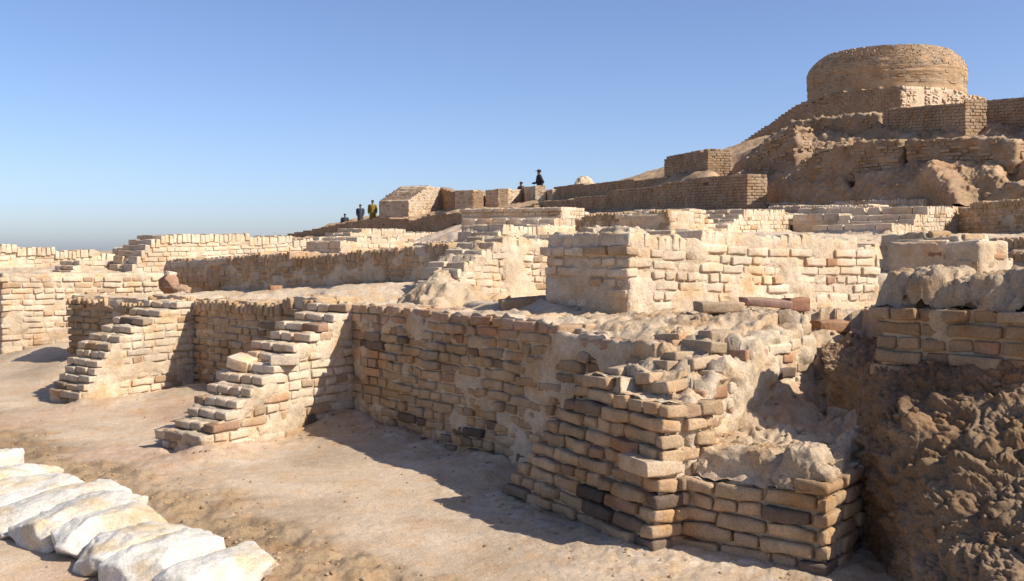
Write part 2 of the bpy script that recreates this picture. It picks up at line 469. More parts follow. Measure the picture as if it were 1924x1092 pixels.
wall('stepped_buttress', 'farther smaller stepped brick buttress with crumbling crest',
     [(-4.35, 10.07), (-3.5, 11.2)], [(0, .18), (.2, .62), (.45, .82), (.7, .98), (1, 1.09)], [(0, 0), (1, 0)], raw=True, th=.62, cap='flat', mud=.40, mudlow=.1, ends='L', cat='buttress', ragged=.6, dun=.15)
wall('mud_brick_wall', 'sunlit wall at the left edge, lower half plastered with mud',
     [(-6.95, 13.55), (-5.2, 15.15)], [(0, 1.30), (1, 1.27)], [(0, .12), (1, .1)], raw=True, th=.6, cap='mud', mud=.32, mudlow=.55, ends='L', prot=.012)
wall('big_buttress', 'large foreground buttress with blackened bricks and stepped left edge',
     [(-.06, 6.55), (.73, 5.2)], [(0, .09), (.05, .17), (.49, .86), (.75, .84), (1, .80)], [(0, 0), (1, -.01)], raw=True, th=.44, cap='flat', col=(.44, .315, .20), mud=-.1, mudlow=-.1,
     recess=.036, prot=.016, worn=1.7, dark=.09, red=.03, dun=.35, ends='R', cat='buttress', batter=.012, res=.02, lower_dark=.15)
wall('buttress_flank', 'sunlit mud plastered flank behind the large foreground buttress',
     [(.955, 5.38), (1.45, 5.92), (1.95, 6.45)], [(0, .80), (.3, .98), (.55, 1.10), (1, 1.17)], [(0, .42), (1, .5)], raw=True, th=.5, cap='mud', mud=.62, mudlow=.5,
     recess=.01, proud=.03, dark=.04, red=.12, cat='buttress', ends='', amp=.022, res=.02)
fb = wall('brick_block', 'low foreground brick block capped by mud lumps beside the dark bank',
     [(.845, 5.38), (1.535, 4.84)], [(0, .41), (.5, .44), (1, .475)], [(0, -.01), (1, 0)], raw=True, th=.6, cap='flat', col=(.43, .31, .195), mud=.02, mudlow=-.2,
     recess=.036, proud=0, prot=.014, worn=1.7, dark=.07, red=.02, dun=.35, ends='R', cat='brick block', res=.02)
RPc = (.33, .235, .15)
rp = wall('brick_pier', 'overhanging brick pier with thick rounded mud cap at right edge',
     [(2.02, 5.55), (2.64, 4.82)], [(0, 1.325), (1, 1.335)], [(0, .975), (1, .985)], raw=True, th=.6, cap='flat', col=RPc, mud=.1, mudlow=-.2, recess=.03, prot=.03,
     red=.16, dun=.3, ends='L', cat='brick pier', below=1, survey=False, res=.025, ragged=0)
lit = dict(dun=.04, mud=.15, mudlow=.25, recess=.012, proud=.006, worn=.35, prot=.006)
main = wall('mud_brick_wall', 'wide sunlit wall with broken pier end in the centre of the picture', seg((1182, 7.4), (1652, 9.3), .12),
     [(1182, 437), (1350, 433), (1500, 440), (1652, 453)], [(1182, 582), (1400, 588), (1640, 582)], th=.92, dun=.04, mud=.22, mudlow=.75, recess=.013, proud=.012, ends='L', prot=.014, res=.025, amp=.014, worn=1.0)
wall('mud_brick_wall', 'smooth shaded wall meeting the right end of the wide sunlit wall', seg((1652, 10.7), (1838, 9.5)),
     [(1652, 441), (1760, 433), (1838, 448)], [(1652, 530), (1838, 520)], th=.4, mud=.75, mudlow=.6, col=SHADED_PIT, ends='', limit=200)
wall('mud_brick_wall', 'sunlit crumbling slope of bricks falling right from the smooth shaded wall', seg((1842, 9.52), (1925, 10.5)),
     [(1842, 449), (1870, 462), (1925, 505)], [(1842, 520), (1925, 520)], th=.9, mud=.45, ends='', limit=200)
# ================================================================== MIDDLE GROUND
MID = dict(limit=260)
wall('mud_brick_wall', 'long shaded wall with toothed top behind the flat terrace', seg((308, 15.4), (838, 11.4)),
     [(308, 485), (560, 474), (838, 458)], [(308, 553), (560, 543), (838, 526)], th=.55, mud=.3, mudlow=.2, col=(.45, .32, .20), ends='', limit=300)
wall('mud_brick_wall', 'sunlit broken wall with large fallen face right of the flat terrace', seg((850, 10.5), (1078, 12.0)),
     [(850, 530), (868, 500), (900, 470), (945, 443), (1078, 442)], [(850, 565), (1078, 572)], th=.6, mud=.42, mudlow=.7, proud=.02, ends='', amp=.016)
wall('mud_brick_wall', 'low sunlit far wall along the left skyline', seg((-80, 16.2), (214, 18.3)),
     [(-80, 455), (0, 459), (120, 468), (214, 473)], [(-80, 508), (0, 508), (214, 497)], ends='', **MID, **lit)
wall('mud_brick_wall', 'small shaded block where the left skyline wall meets the stepped wall', seg((209, 18.9), (244, 18.2)),
     [(209, 463), (244, 461)], [(209, 492), (244, 492)], th=.4, ends='R', limit=80)
wall('mud_brick_wall', 'short low sunlit wall in front of the left skyline wall', seg((135, 15.9), (240, 17.0)),
     [(135, 503), (150, 490), (240, 487)], [(135, 508), (240, 508)], th=.35, ends='', cap='flat', limit=120, **lit)
wall('mud_brick_wall', 'long sunlit wall with stair-like left end above the terrace', seg((248, 15.9), (592, 18.6)),
     [(248, 500), (258, 480), (276, 463), (295, 447), (312, 437), (400, 437), (592, 449)], [(248, 512), (400, 506), (592, 494)], th=.75, ends='L', limit=300, **lit)
wall('mud_brick_wall', 'sunlit toothed wall with stepped left end below the far boys', seg((600, 20), (885, 23)),
     [(600, 456), (650, 441), (690, 429), (760, 432), (885, 442)], [(600, 470), (885, 466)], th=.9, ends='L', **MID, **lit)
wall('mud_brick_wall', 'low sunlit toothed wall just behind the long shaded wall', seg((640, 17.2), (800, 19)),
     [(640, 450), (700, 446), (800, 452)], [(640, 475), (800, 475)], th=.9, ends='L', **MID, **lit)
wall('mud_brick_wall', 'shaded toothed wall ending at the broken sunlit wall', seg((770, 16.0), (950, 12.5)),
     [(770, 458), (860, 448), (915, 447), (950, 440)], [(770, 478), (950, 478)], th=.5, ends='R', **MID)
wall('mud_brick_wall', 'sunlit toothed course above the broken sunlit wall', seg((935, 13.4), (1090, 14.6)),
     [(935, 428), (990, 424), (1090, 440)], [(935, 452), (1090, 452)], th=.8, ends='L', **MID, **lit)
wall('mud_brick_wall', 'small sunlit stepped wall below the rounded rubble heap', seg((992, 15.4), (1082, 16.6)),
     [(992, 421), (1010, 417), (1082, 424)], [(992, 446), (1082, 446)], th=1.2, ends='L', **MID, **lit)
wall('mud_brick_wall', 'upper sunlit stepped wall left of the long shaded middle wall', seg((1042, 17), (1092, 18.2)),
     [(1042, 411), (1060, 406), (1092, 410)], [(1042, 432), (1092, 432)], th=1.8, ends='L', **MID, **lit)
wall('mud_brick_wall', 'rounded sunlit heap of brick with shaded left terraces', seg((1056, 19.2), (1122, 21)),
     [(1056, 388), (1075, 386), (1095, 392), (1122, 412)], [(1056, 420), (1122, 420)], th=2.2, cap='flat', ends='L', **MID, **lit)
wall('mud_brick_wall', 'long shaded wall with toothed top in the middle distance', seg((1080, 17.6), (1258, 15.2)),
     [(1080, 408), (1110, 401), (1240, 391), (1258, 393)], [(1080, 441), (1258, 438)], th=.5, ends='', col=SHADED_PIT, **MID)
wall('mud_brick_wall', 'sunlit crumbling return of the long shaded middle wall', seg((1264, 15.25), (1344, 17)),
     [(1264, 394), (1285, 400), (1300, 392), (1325, 395), (1344, 424)], [(1264, 440), (1344, 438)], th=.9, cap='flat', ends='', mud=.5, **MID)
wall('mud_brick_wall', 'sunlit wall with stepped shaded left end below the brick cliff', seg((1340, 16.5), (1516, 19.5)),
     [(1340, 434), (1362, 424), (1385, 409), (1402, 394), (1420, 389), (1516, 404)], [(1340, 442), (1516, 438)], th=1.2, ends='L', **MID, **lit)
wall('mud_brick_wall', 'square shaded block face between two sunlit walls', seg((1512, 20.5), (1576, 18.3)),
     [(1512, 407), (1576, 401)], [(1512, 438), (1576, 438)], th=.4, cap='flat', ends='', col=SHADED_PIT, **MID)
wall('mud_brick_wall', 'sunlit face of the square block left of the stairs', seg((1578, 18.3), (1646, 20.2)),
     [(1578, 401), (1646, 408)], [(1578, 438), (1646, 438)], th=.9, ends='', **MID, **lit)
wall('mud_brick_wall', 'lowest of the thin toothed rows at the foot of the mound', seg((1420, 24), (1640, 20.9)),
     [(1420, 389), (1560, 384), (1640, 381)], [(1420, 402), (1640, 402)], th=.5, ends='R', **MID)
wall('mud_brick_wall', 'topmost thin toothed row at the foot of the mound', seg((1440, 26), (1740, 21.5)),
     [(1440, 381), (1600, 375), (1740, 371)], [(1440, 395), (1740, 390)], th=.5, ends='R', **MID)
wall('mud_brick_wall', 'small sunlit corner wall behind the broad stairs', seg((1636, 19.4), (1700, 21)),
     [(1636, 386), (1660, 388), (1700, 396)], [(1636, 415), (1700, 415)], th=1.5, ends='L', **MID, **lit)
wall('brick_stairs', 'broad ruined steps climbing right to the shaded wall', seg((1655, 16.0), (1808, 18.6)),
     [(1655, 436), (1672, 432), (1675, 418), (1715, 416), (1720, 402), (1742, 400), (1745, 390), (1775, 388), (1808, 392)], [(1655, 444), (1808, 442)], th=1.4, ends='L', cat='stairs', **MID, **lit)
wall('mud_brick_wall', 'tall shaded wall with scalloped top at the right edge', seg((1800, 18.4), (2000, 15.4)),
     [(1800, 386), (1850, 378), (1924, 373), (2000, 370)], [(1800, 442), (2000, 438)], th=.5, ends='', col=SHADED_PIT, **MID)
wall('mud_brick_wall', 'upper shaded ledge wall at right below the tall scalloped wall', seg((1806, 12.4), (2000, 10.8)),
     [(1806, 442), (1924, 437), (2000, 434)], [(1806, 466), (2000, 462)], th=.5, ends='', col=SHADED_PIT, limit=150)
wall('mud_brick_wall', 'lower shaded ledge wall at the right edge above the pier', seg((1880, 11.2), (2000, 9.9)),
     [(1880, 464), (2000, 458)], [(1880, 505), (2000, 505)], th=.5, ends='', col=SHADED_PIT, limit=150)
# ================================================================== FAR WALLS
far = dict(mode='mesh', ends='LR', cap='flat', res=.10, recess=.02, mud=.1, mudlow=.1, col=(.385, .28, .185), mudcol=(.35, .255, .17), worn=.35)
litfar = dict(far, col=PALE, mudcol=MUD)  # paler copy of far, mostly for sunlit walls; light put into the colour
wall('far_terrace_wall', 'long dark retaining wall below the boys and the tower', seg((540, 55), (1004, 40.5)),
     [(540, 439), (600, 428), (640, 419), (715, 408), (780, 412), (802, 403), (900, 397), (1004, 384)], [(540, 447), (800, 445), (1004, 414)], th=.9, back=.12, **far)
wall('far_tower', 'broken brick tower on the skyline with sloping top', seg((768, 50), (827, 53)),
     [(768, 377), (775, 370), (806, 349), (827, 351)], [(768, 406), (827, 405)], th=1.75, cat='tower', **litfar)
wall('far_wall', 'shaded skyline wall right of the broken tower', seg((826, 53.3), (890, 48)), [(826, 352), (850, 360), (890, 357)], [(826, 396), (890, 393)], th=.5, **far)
wall('far_wall', 'sunlit end of the skyline wall nearest the tower', seg((889, 48), (919, 49.6)), [(889, 357), (919, 358)], [(889, 394), (919, 392)], th=1.0, **litfar)
wall('far_wall', 'narrow shaded wall in the middle of the skyline row', seg((918, 50.6), (936, 48.2)), [(918, 357), (936, 355)], [(918, 390), (936, 388)], th=.5, **far)
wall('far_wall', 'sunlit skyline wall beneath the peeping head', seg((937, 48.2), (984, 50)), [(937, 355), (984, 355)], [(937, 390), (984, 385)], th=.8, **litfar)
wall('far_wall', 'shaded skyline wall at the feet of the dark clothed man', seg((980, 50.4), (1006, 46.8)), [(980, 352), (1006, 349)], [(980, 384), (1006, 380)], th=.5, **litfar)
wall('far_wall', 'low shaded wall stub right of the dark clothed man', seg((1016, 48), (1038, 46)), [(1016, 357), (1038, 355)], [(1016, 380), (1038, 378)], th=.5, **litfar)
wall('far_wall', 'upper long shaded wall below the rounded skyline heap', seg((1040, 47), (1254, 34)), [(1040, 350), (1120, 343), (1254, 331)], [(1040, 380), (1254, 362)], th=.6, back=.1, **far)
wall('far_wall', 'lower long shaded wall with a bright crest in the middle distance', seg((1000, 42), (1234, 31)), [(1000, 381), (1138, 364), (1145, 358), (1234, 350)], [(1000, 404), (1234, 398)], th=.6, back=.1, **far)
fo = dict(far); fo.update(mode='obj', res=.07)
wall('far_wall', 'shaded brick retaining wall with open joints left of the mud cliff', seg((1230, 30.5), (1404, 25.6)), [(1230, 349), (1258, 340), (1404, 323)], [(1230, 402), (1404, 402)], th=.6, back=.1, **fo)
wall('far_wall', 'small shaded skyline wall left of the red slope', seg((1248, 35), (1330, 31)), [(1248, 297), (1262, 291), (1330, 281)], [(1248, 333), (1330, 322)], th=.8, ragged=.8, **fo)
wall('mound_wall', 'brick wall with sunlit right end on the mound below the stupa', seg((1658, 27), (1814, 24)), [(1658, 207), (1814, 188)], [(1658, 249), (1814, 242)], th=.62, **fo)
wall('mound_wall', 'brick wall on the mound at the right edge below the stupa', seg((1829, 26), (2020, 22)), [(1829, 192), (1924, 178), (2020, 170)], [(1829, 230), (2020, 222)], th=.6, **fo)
rg = dict(fo); rg.update(survey=False, ragged=4.0, mud=.55, amp=.05, prot=.05, settle=.05, proud=.05)
wall('mound_wall', 'ragged broken brickwork on the mound face under the stupa', seg((1500, 25.2), (1690, 23.2)), [(1500, 300), (1540, 282), (1600, 268), (1690, 262)], [(1500, 325), (1690, 320)], th=.5, **rg)
wall('mound_wall', 'ragged brickwork at the left shoulder of the mound', seg((1396, 27.8), (1494, 26.0)), [(1396, 310), (1440, 266), (1494, 236)], [(1396, 345), (1494, 318)], th=.6, **rg)
wall('mound_wall', 'thin crumbling wall line along the upper left of the mound', seg((1484, 30), (1650, 27.2)), [(1484, 229), (1560, 218), (1650, 213)], [(1484, 248), (1650, 246)], th=.6, **dict(rg, mud=.7))
wall('mound_wall', 'ragged eroded brick ledge under the sunlit ended wall', seg((1705, 23.1), (1905, 21.0)), [(1705, 264), (1790, 262), (1850, 256), (1905, 262)], [(1705, 310), (1905, 305)], th=.5, **dict(rg, mud=.6))
wall('mound_wall', 'low broken brickwork at the right foot of the mound', seg((1850, 20.3), (1990, 19.0)), [(1850, 362), (1885, 348), (1990, 345)], [(1850, 392), (1990, 390)], th=.5, **dict(rg, mud=.5))
# ------------------------------------------------------------------ stupa: platform and drum
pl = dict(far); pl.update(res=.12, recess=.03, mud=.05)
wall('stupa_platform', 'shaded left side of the square brick platform under the stupa drum', seg((1380, 48), (1692, 42)),
     [(1380, 276), (1420, 248), (1450, 228), (1490, 200), (1520, 185), (1570, 172), (1692, 160)], [(1380, 290), (1692, 240)], th=6.5, cat='platform', ragged=1.8, survey=False, **pl)
wall('stupa_platform', 'grazed right side of the brick platform with brick gaps imitating buttress shadows', seg((1694, 42), (1852, 45.5)),
     [(1694, 160), (1780, 165), (1852, 184)], [(1694, 225), (1852, 225)], th=1.4, cat='platform', survey=False, skip=lambda f, z: .16 < f < .27 or .42 < f < .47, ragged=.4, prot=.06, **{k: v for k, v in litfar.items() if k not in ('recess',)}, )  # strips of bricks left out to imitate vertical shadows of buttresses
dc = P(1663, 168, 47.3); R0 = 3.58; DH = 1.64
st = thing('stupa_drum', 'round bulging mud brick stupa drum crowning the mound', 'stupa', (dc[0], dc[1], dc[2]-.2))
prof = np.array([(.985, -.6), (.985, .1), (.992, .4), (1.0, .75), (.99, 1.0), (.955, 1.25), (.905, 1.45), (.85, 1.62), (.80, 1.74), (.55, 1.80), (.0, 1.82)])
na = 300; zz = np.linspace(0, 1, 90); pa = np.interp(zz, np.linspace(0, 1, len(prof)), prof[:, 0]); pz = np.interp(zz, np.linspace(0, 1, len(prof)), prof[:, 1])
A, Zi = np.meshgrid(np.linspace(0, 2*math.pi, na), np.arange(90), indexing='ij')
rr = pa[Zi]*R0; V = np.stack([rr*np.cos(A), rr*np.sin(A), pz[Zi]*DH/1.72], -1).reshape(-1, 3)
nd = fbm(V*np.array([1.2, 1.2, 3]), 4)*.05+fbm(V*np.array([.5, .5, 7]), 2)*.035
V[:, :2] *= (1+nd/R0)[:, None]
o = mesh_obj('drum_body', V, grid_faces(na, 90), M['brickmesh'], st, (.41, .295, .185)); weld(o.data, .002)
V = []; Fc = []; Cl = []; j = 0
base = np.array([(a, b, c) for c in (-.5, .5) for b in (-.5, .5) for a in (-.5, .5)])
bf = np.array([(0, 2, 3, 1), (4, 5, 7, 6), (0, 1, 5, 4), (2, 6, 7, 3), (0, 4, 6, 2), (1, 3, 7, 5)])
for k in range(24):
    z = k*.074+.03; r = np.interp(z, prof[:9, 1], prof[:9, 0])*R0
    a = rnd.random()
    while a < 2*math.pi+.5:
        l = rnd.choice((.27, .27, .14))
        v = base*np.array((l*.95, .16, .062))*(1+rng.uniform(-.1, .1, (8, 3)))+np.array((0, rnd.uniform(-.012, .02), 0))
        th_ = a-math.pi/2; cr, sr = math.cos(th_+math.pi), math.sin(th_+math.pi)
        n_ = float(perlin(np.array([[math.cos(a)*4, math.sin(a)*4, z*4]]))[0])
        q = r-.085+.006+n_*.03
        w = np.stack([v[:, 0]*cr-v[:, 1]*sr+q*math.cos(a), v[:, 0]*sr+v[:, 1]*cr+q*math.sin(a), v[:, 2]+z], 1)
        V.append(w); Fc.append(bf+8*j); Cl.append(np.repeat([jit((.42, .32, .22), .17)], 8, 0)); j += 1
        a += (l+.01)/r
o = mesh_obj('brick_courses', np.concatenate(V), np.concatenate(Fc), M['brickmesh'], st, np.concatenate(Cl), smooth=False); o['kind'] = 'stuff'

# ================================================================== TERRAIN
def tps(pts, lam=.02):
    p = np.array(pts, float); n = len(p); X = p[:, :2]
    def U(r2): return np.where(r2 > 1e-9, .5*r2*np.log(np.maximum(r2, 1e-9)), 0)
    d = ((X[:, None]-X[None])**2).sum(-1)
    K = U(d)+lam*np.eye(n); Q = np.hstack([np.ones((n, 1)), X])
    A_ = np.block([[K, Q], [Q.T, np.zeros((3, 3))]]); w = np.linalg.solve(A_, np.concatenate([p[:, 2], np.zeros(3)]))
    def f(x, y):
        out = np.empty(len(x))
        for i in range(0, len(x), 40000):
            a, b = x[i:i+40000], y[i:i+40000]
            out[i:i+40000] = U((a[:, None]-X[:, 0])**2+(b[:, None]-X[:, 1])**2) @ w[:n]+w[n]+w[n+1]*a+w[n+2]*b
        return out
    return f
def inside(poly, x, y):
    c = np.zeros(len(x), bool); n = len(poly)
    for i in range(n):
        x1, y1 = poly[i]; x2, y2 = poly[(i+1) % n]
        k = ((y1 > y) != (y2 > y)) & (x < (x2-x1)*(y-y1)/(y2-y1+1e-12)+x1); c ^= k
    return c
TP = [(-60, 18), (-9.5, 17), (-7.1, 13.9), (-5.2, 15.45), (-5.4, 12.85), (-4.6, 12.35), (-3.35, 11.32), (-1.75, 9.75), (-1.3, 9.25), (-.58, 8.4), (.12, 7.45),
      (.5, 6.68), (.80, 6.2), (.62, 6.02), (.88, 5.43), (.95, 5.62), (1.35, 6.05), (1.85, 6.62), (2.15, 7.2), (2.5, 7.1), (2.35, 5.95), (3.1, 5.05), (7, 1), (60, 1), (130, 130), (-130, 130)]
RPoly = [(.95, 5.62), (1.06, 5.52), (1.66, 5.03), (1.85, 5.4), (2.6, 5.05), (4.5, 3.6), (6, 4), (6, 7.4), (2.5, 7.1), (2.15, 7.2), (1.85, 6.62), (1.35, 6.05), (.95, 5.62)]
tp = [b for b in BASES if inside(TP, np.array([b[0]]), np.array([b[1]]))[0] and b[1] > 8 or b[1] > 14]
tp += [P(450, 545, 12.5), P(600, 548, 10.8), P(760, 530, 11.2), P(900, 570, 9.2), P(1000, 582, 8.0), (-4.6, 12.8, 1.06), (-3.3, 11.6, 1.08), (-1.7, 10.0, 1.13), (-1.2, 9.4, 1.13), (-.4, 8.5, 1.10),
       (.15, 7.6, 1.07), P(1050, 592, 7.5), P(1250, 618, 6.35), (.62, 6.0, .88), (.75, 5.74, .86), (.88, 5.45, .82), (.86, 6.16, 1.01), (1.0, 5.80, .96), (.95, 6.3, 1.08), (1.2, 6.05, 1.09), (.55, 6.5, 1.04), P(1320, 590, 6.9), P(1400, 585, 7.0), P(1500, 585, 7.1), P(1600, 585, 7.5), (1.6, 6.6, 1.17), (2.3, 7.4, 1.17),
       (2.6, 6.2, 1.28), (3.2, 5.6, 1.3), (4.2, 5.5, 1.35), (6, 6, 1.4), P(1700, 545, 9.2), P(1900, 515, 9.5), (-6.5, 14.8, 1.26), (-8, 17, 1.3), (-9, 20, 1.35), (-6, 17, 1.3), (-20, 25, 1.2), (-30, 40, 1.2), (-25, 60, 1.3), (-60, 90, .6),
       P(660, 412, 54.5), P(620, 420, 56.5), P(700, 409, 53.2), P(730, 407, 51.5), P(560, 440, 60), P(860, 396, 46.5), P(960, 386, 46), P(700, 405, 58), P(900, 375, 60), (4, 50, 3.9), (4, 62, 3.9), P(1090, 345, 50), P(1160, 342, 46), P(1240, 331, 38), P(1300, 312, 33), P(1350, 306, 30), P(1380, 290, 33), P(1400, 280, 38),
       P(1480, 232, 31.5), P(1560, 220, 30), P(1650, 222, 29.5), P(1700, 216, 34), P(1600, 215, 38), P(1500, 235, 40), P(1800, 215, 33), P(1900, 205, 34), P(1900, 200, 42), P(2050, 190, 40), P(2050, 210, 28), P(1740, 245, 24.0), P(1880, 236, 23.5),
       (30, 60, 7), (40, 30, 5), (30, 20, 2.8), (60, 90, 3), (0, 90, 3), (60, 40, 3), (12, 14, 1.8), (20, 12, 1.8), (60, 5, 1.5), (-60, 30, .8), (0, 75, 4), (20, 90, 4)]
def tin(pts):
    from mathutils.geometry import delaunay_2d_cdt
    p = np.array(pts, float); p[:, :2] += rng.uniform(-.01, .01, (len(p), 2))
    key = np.round(p[:, :2]/.12).astype(int); _, u = np.unique(key, axis=0, return_index=True); p = p[np.sort(u)]
    r = delaunay_2d_cdt([Vector((a, b)) for a, b in p[:, :2]], [], [], 0, 1e-5)
    vz = np.array([np.mean([p[k, 2] for k in o_]) if o_ else 1.0 for o_ in r[3]]); vx = np.array([tuple(v) for v in r[0]])
    def f(x, y):
        out = np.full(len(x), .5)
        o = np.argsort(y); xs, ys_ = x[o], y[o]; res = out.copy()
        for t in r[2]:
            A_, B_, C_ = vx[list(t)]; za, zb_, zc_ = vz[list(t)]
            lo, hi = np.searchsorted(ys_, [min(A_[1], B_[1], C_[1]), max(A_[1], B_[1], C_[1])+1e-9])
            if hi <= lo: continue
            X, Y = xs[lo:hi], ys_[lo:hi]
            det = (B_[1]-C_[1])*(A_[0]-C_[0])+(C_[0]-B_[0])*(A_[1]-C_[1])
            if abs(det) < 1e-12: continue
            a = ((B_[1]-C_[1])*(X-C_[0])+(C_[0]-B_[0])*(Y-C_[1]))/det; b = ((C_[1]-A_[1])*(X-C_[0])+(A_[0]-C_[0])*(Y-C_[1]))/det
            k = np.nonzero((a >= -1e-6) & (b >= -1e-6) & (a+b <= 1+1e-6))[0]
            res[lo+k] = a[k]*za+b[k]*zb_+(1-a[k]-b[k])*zc_
        out[o] = res
        return out
    return f
tp += [P(600, 464, 30), P(700, 457, 30), P(800, 453, 30), P(900, 448, 30), P(980, 432, 30), P(600, 458, 42), P(750, 452, 42), P(900, 447, 38), P(650, 462, 25), P(850, 457, 26), P(500, 468, 30), P(500, 462, 45), P(400, 470, 24), P(450, 470, 21),
       P(1100, 414, 26), P(1180, 409, 25), P(1050, 417, 28), P(1300, 409, 23), P(1400, 407, 22), P(1000, 425, 33), P(960, 425, 36), P(1130, 409, 30)]
tp += [(x_, y_, .75) for y_ in (30, 45, 60, 75, 90, 105) for x_ in (-.32*y_, -.42*y_, -.55*y_, -.75*y_)]+[(-.29*y_, y_, 1.2) for y_ in (60, 66, 72, 80, 90, 100)]
colsM = [(1380, 26.6, 318, 5), (1420, 26.2, 285, 5), (1470, 25.2, 245, 5.5), (1540, 24.0, 226, 6.0), (1610, 23.0, 225, 6.0), (1680, 22.2, 246, 4.4), (1760, 21.2, 243, 3.9), (1840, 20.4, 238, 4.2), (1930, 19.8, 228, 4.4), (2040, 19.2, 222, 4.6)]
prf = [(0, 0), (.18, .05), (.36, .10), (.52, .20), (.62, .40), (.74, .56), (.86, .80), (1.0, 1.0)]
for px, d0, yt, dp in colsM:
    for t, p in prf:
        q = P(px, 402+(yt-402)*t, d0+dp*p); tp.append((q[0], q[1]+.5, max(q[2]-1.0, 2.2) if t < .8 else q[2]-.4))
    for d_ in (.4,): tp.append(P(px, 404, d0-d_))
tp += [(-140, -5, .5), (140, -5, .5), (140, 140, .5), (-140, 140, .5), (0, 140, 1.0)]
HT = tin(tp)
rp_pts = [P(1640, 880, 5.0), P(1350, 795, 5.75), P(1450, 782, 5.85), P(1540, 800, 5.7), P(1590, 800, 5.65), P(1400, 720, 6.05), P(1470, 690, 6.3),
          P(1520, 690, 6.55), P(1575, 745, 6.2), (2.03, 6.15, .52), P(1610, 650, 6.8), P(1540, 625, 7.0), P(1640, 605, 7.2), P(1600, 585, 7.5), P(1660, 720, 5.7), P(1700, 660, 6.0), (3, 5, .9), (3, 4, .3), (4.5, 3.5, .5), (5, 5, 1.2), (2.3, 4.6, .1), (1.66, 5.05, .47), (1.06, 5.52, .50), (1.35, 5.3, .49), (1.0, 5.62, .58), (1.25, 5.72, .62), (1.55, 5.52, .60), (1.8, 5.38, .55), (2.2, 6.9, 1.12), (4, 7, 1.3)]
HR = tps(rp_pts, .01)
cols = np.concatenate([np.arange(-1400, -60, 13), np.arange(-60, 1990, 3.4), np.arange(1990, 3200, 13)])
rows = [2.0]
while rows[-1] < 110:
    d = rows[-1]; rows.append(d*(1.0042 if d < 9 else (1.009 if d < 60 else 1.02)))
rows = np.array(rows)
PX, DD = np.meshgrid(cols, rows, indexing='ij'); gx = ((PX-CX)/F*DD).ravel(); gy = DD.ravel()
inT = inside(TP, gx, gy); inR = inside(RPoly, gx, gy) & ~inT
z = np.zeros(len(gx)); q3 = np.stack([gx, gy, gx*0], 1)
z[inT] = HT(gx[inT], gy[inT])
zg = z.reshape(PX.shape).copy(); mg = inT.reshape(PX.shape).astype(float)
for _ in range(5):
    a = zg*mg; w = mg.copy()
    for ax in (0, 1):
        a = a+np.roll(a, 1, ax)+np.roll(a, -1, ax); w = w+np.roll(w, 1, ax)+np.roll(w, -1, ax)
    zg = np.where(mg > 0, a/np.maximum(w, 1e-9), zg)
z = zg.ravel(); z[inR] = HR(gx[inR], gy[inR])
fl = ~inT & ~inR
qf = q3[fl]
heap = lambda x, y, c, h, rx: h*np.exp(-(((x-c[0])**2+(y-c[1])**2)/rx**2))
zf = fbm(qf*.35, 3)*.025+fbm(qf*2.2, 3)*.008
for c, h, r in [((-1.5, 8.95), .16, .35), ((-1.0, 8.3), .09, .5), ((-.3, 7.3), .07, .45), ((-3.3, 10.6), .14, .6), ((-2.6, 9.6), .1, .5), ((-5.2, 12.2), .22, .8), ((-6.1, 13.6), .3, .8), ((-2.3, 7.75), .05, .3), ((-4.2, 10.05), .05, .3)]:
    zf = zf+heap(qf[:, 0], qf[:, 1], c, h, r)
zf += np.clip((qf[:, 1]-9)/6, 0, 1)*.06
FEET = [np.array(a) for a in ([(-5.6, 12.6), (-4.75, 12.15), (-3.5, 11.15)], [(-3.54, 11.1), (-1.85, 9.58)], [(-1.5, 9.12), (-.78, 8.22), (-.05, 7.3)], [(-2.41, 7.73), (-1.43, 9.1)], [(-2.41, 7.73), (-2.85, 8.05)], [(-4.35, 10.07), (-3.5, 11.2)], [(-.06, 6.55), (.73, 5.2)], [(.894, 5.34), (1.535, 4.84)], [(1.535, 4.84), (1.9, 5.3)], [(-6.95, 13.55), (-5.2, 15.15)])]
def dist_poly(x, y, L_):
    best = np.full(len(x), 99.)
    for a, b in zip(L_[:-1], L_[1:]):
        v = b-a; t = np.clip(((x-a[0])*v[0]+(y-a[1])*v[1])/(v@v), 0, 1); best = np.minimum(best, np.hypot(x-a[0]-t*v[0], y-a[1]-t*v[1]))
    return best
dfoot = np.min([dist_poly(qf[:, 0], qf[:, 1], a) for a in FEET], 0)
zf += np.exp(-(dfoot/.16)**2)*(.012+.04*fbm(qf*3.1+7, 3))*np.where(qf[:, 1] < 6.2, .35, 1)+np.exp(-(dfoot/.5)**2)*fbm(qf*9, 4, .6)*.012
zf += sst(.05, .5, fbm(qf*1.1+41, 3)+.15)*fbm(qf*13, 3, .6)*.004
# trodden soil band along the kerb stones
bl = np.array([Pg(-150, 780)[:2], Pg(60, 850)[:2], Pg(230, 930)[:2], Pg(420, 990)[:2], Pg(600, 1060)[:2], Pg(760, 1150)[:2]])
def dist_poly(x, y, L_):
    best = np.full(len(x), 99.)
    for a, b in zip(L_[:-1], L_[1:]):
        v = b-a; t = np.clip(((x-a[0])*v[0]+(y-a[1])*v[1])/(v@v), 0, 1); best = np.minimum(best, np.hypot(x-a[0]-t*v[0], y-a[1]-t*v[1]))
    return best
db = dist_poly(qf[:, 0], qf[:, 1], bl)
band = sst(.55, .15, db+fbm(qf*1.6, 4)*.35)
d1, d2 = worley(qf*9)
zf += band*(fbm(qf*6, 4)*.03+.018*sst(.35, .0, d1)*sst(.0, .5, fbm(qf*2, 2)+.2))
z[fl] = zf
amp = np.where(inT, np.clip(.012+.0022*(gy-8), .010, .10), .03)
near_ramp = inT & (gy < 7.2)
amp = np.where(near_ramp, .035, amp)
zz_ = fbm(q3*np.array([1.0, 1.0, 1])*1.3, 4)*amp+fbm(q3*6, 4)*np.minimum(amp, .035)*.8
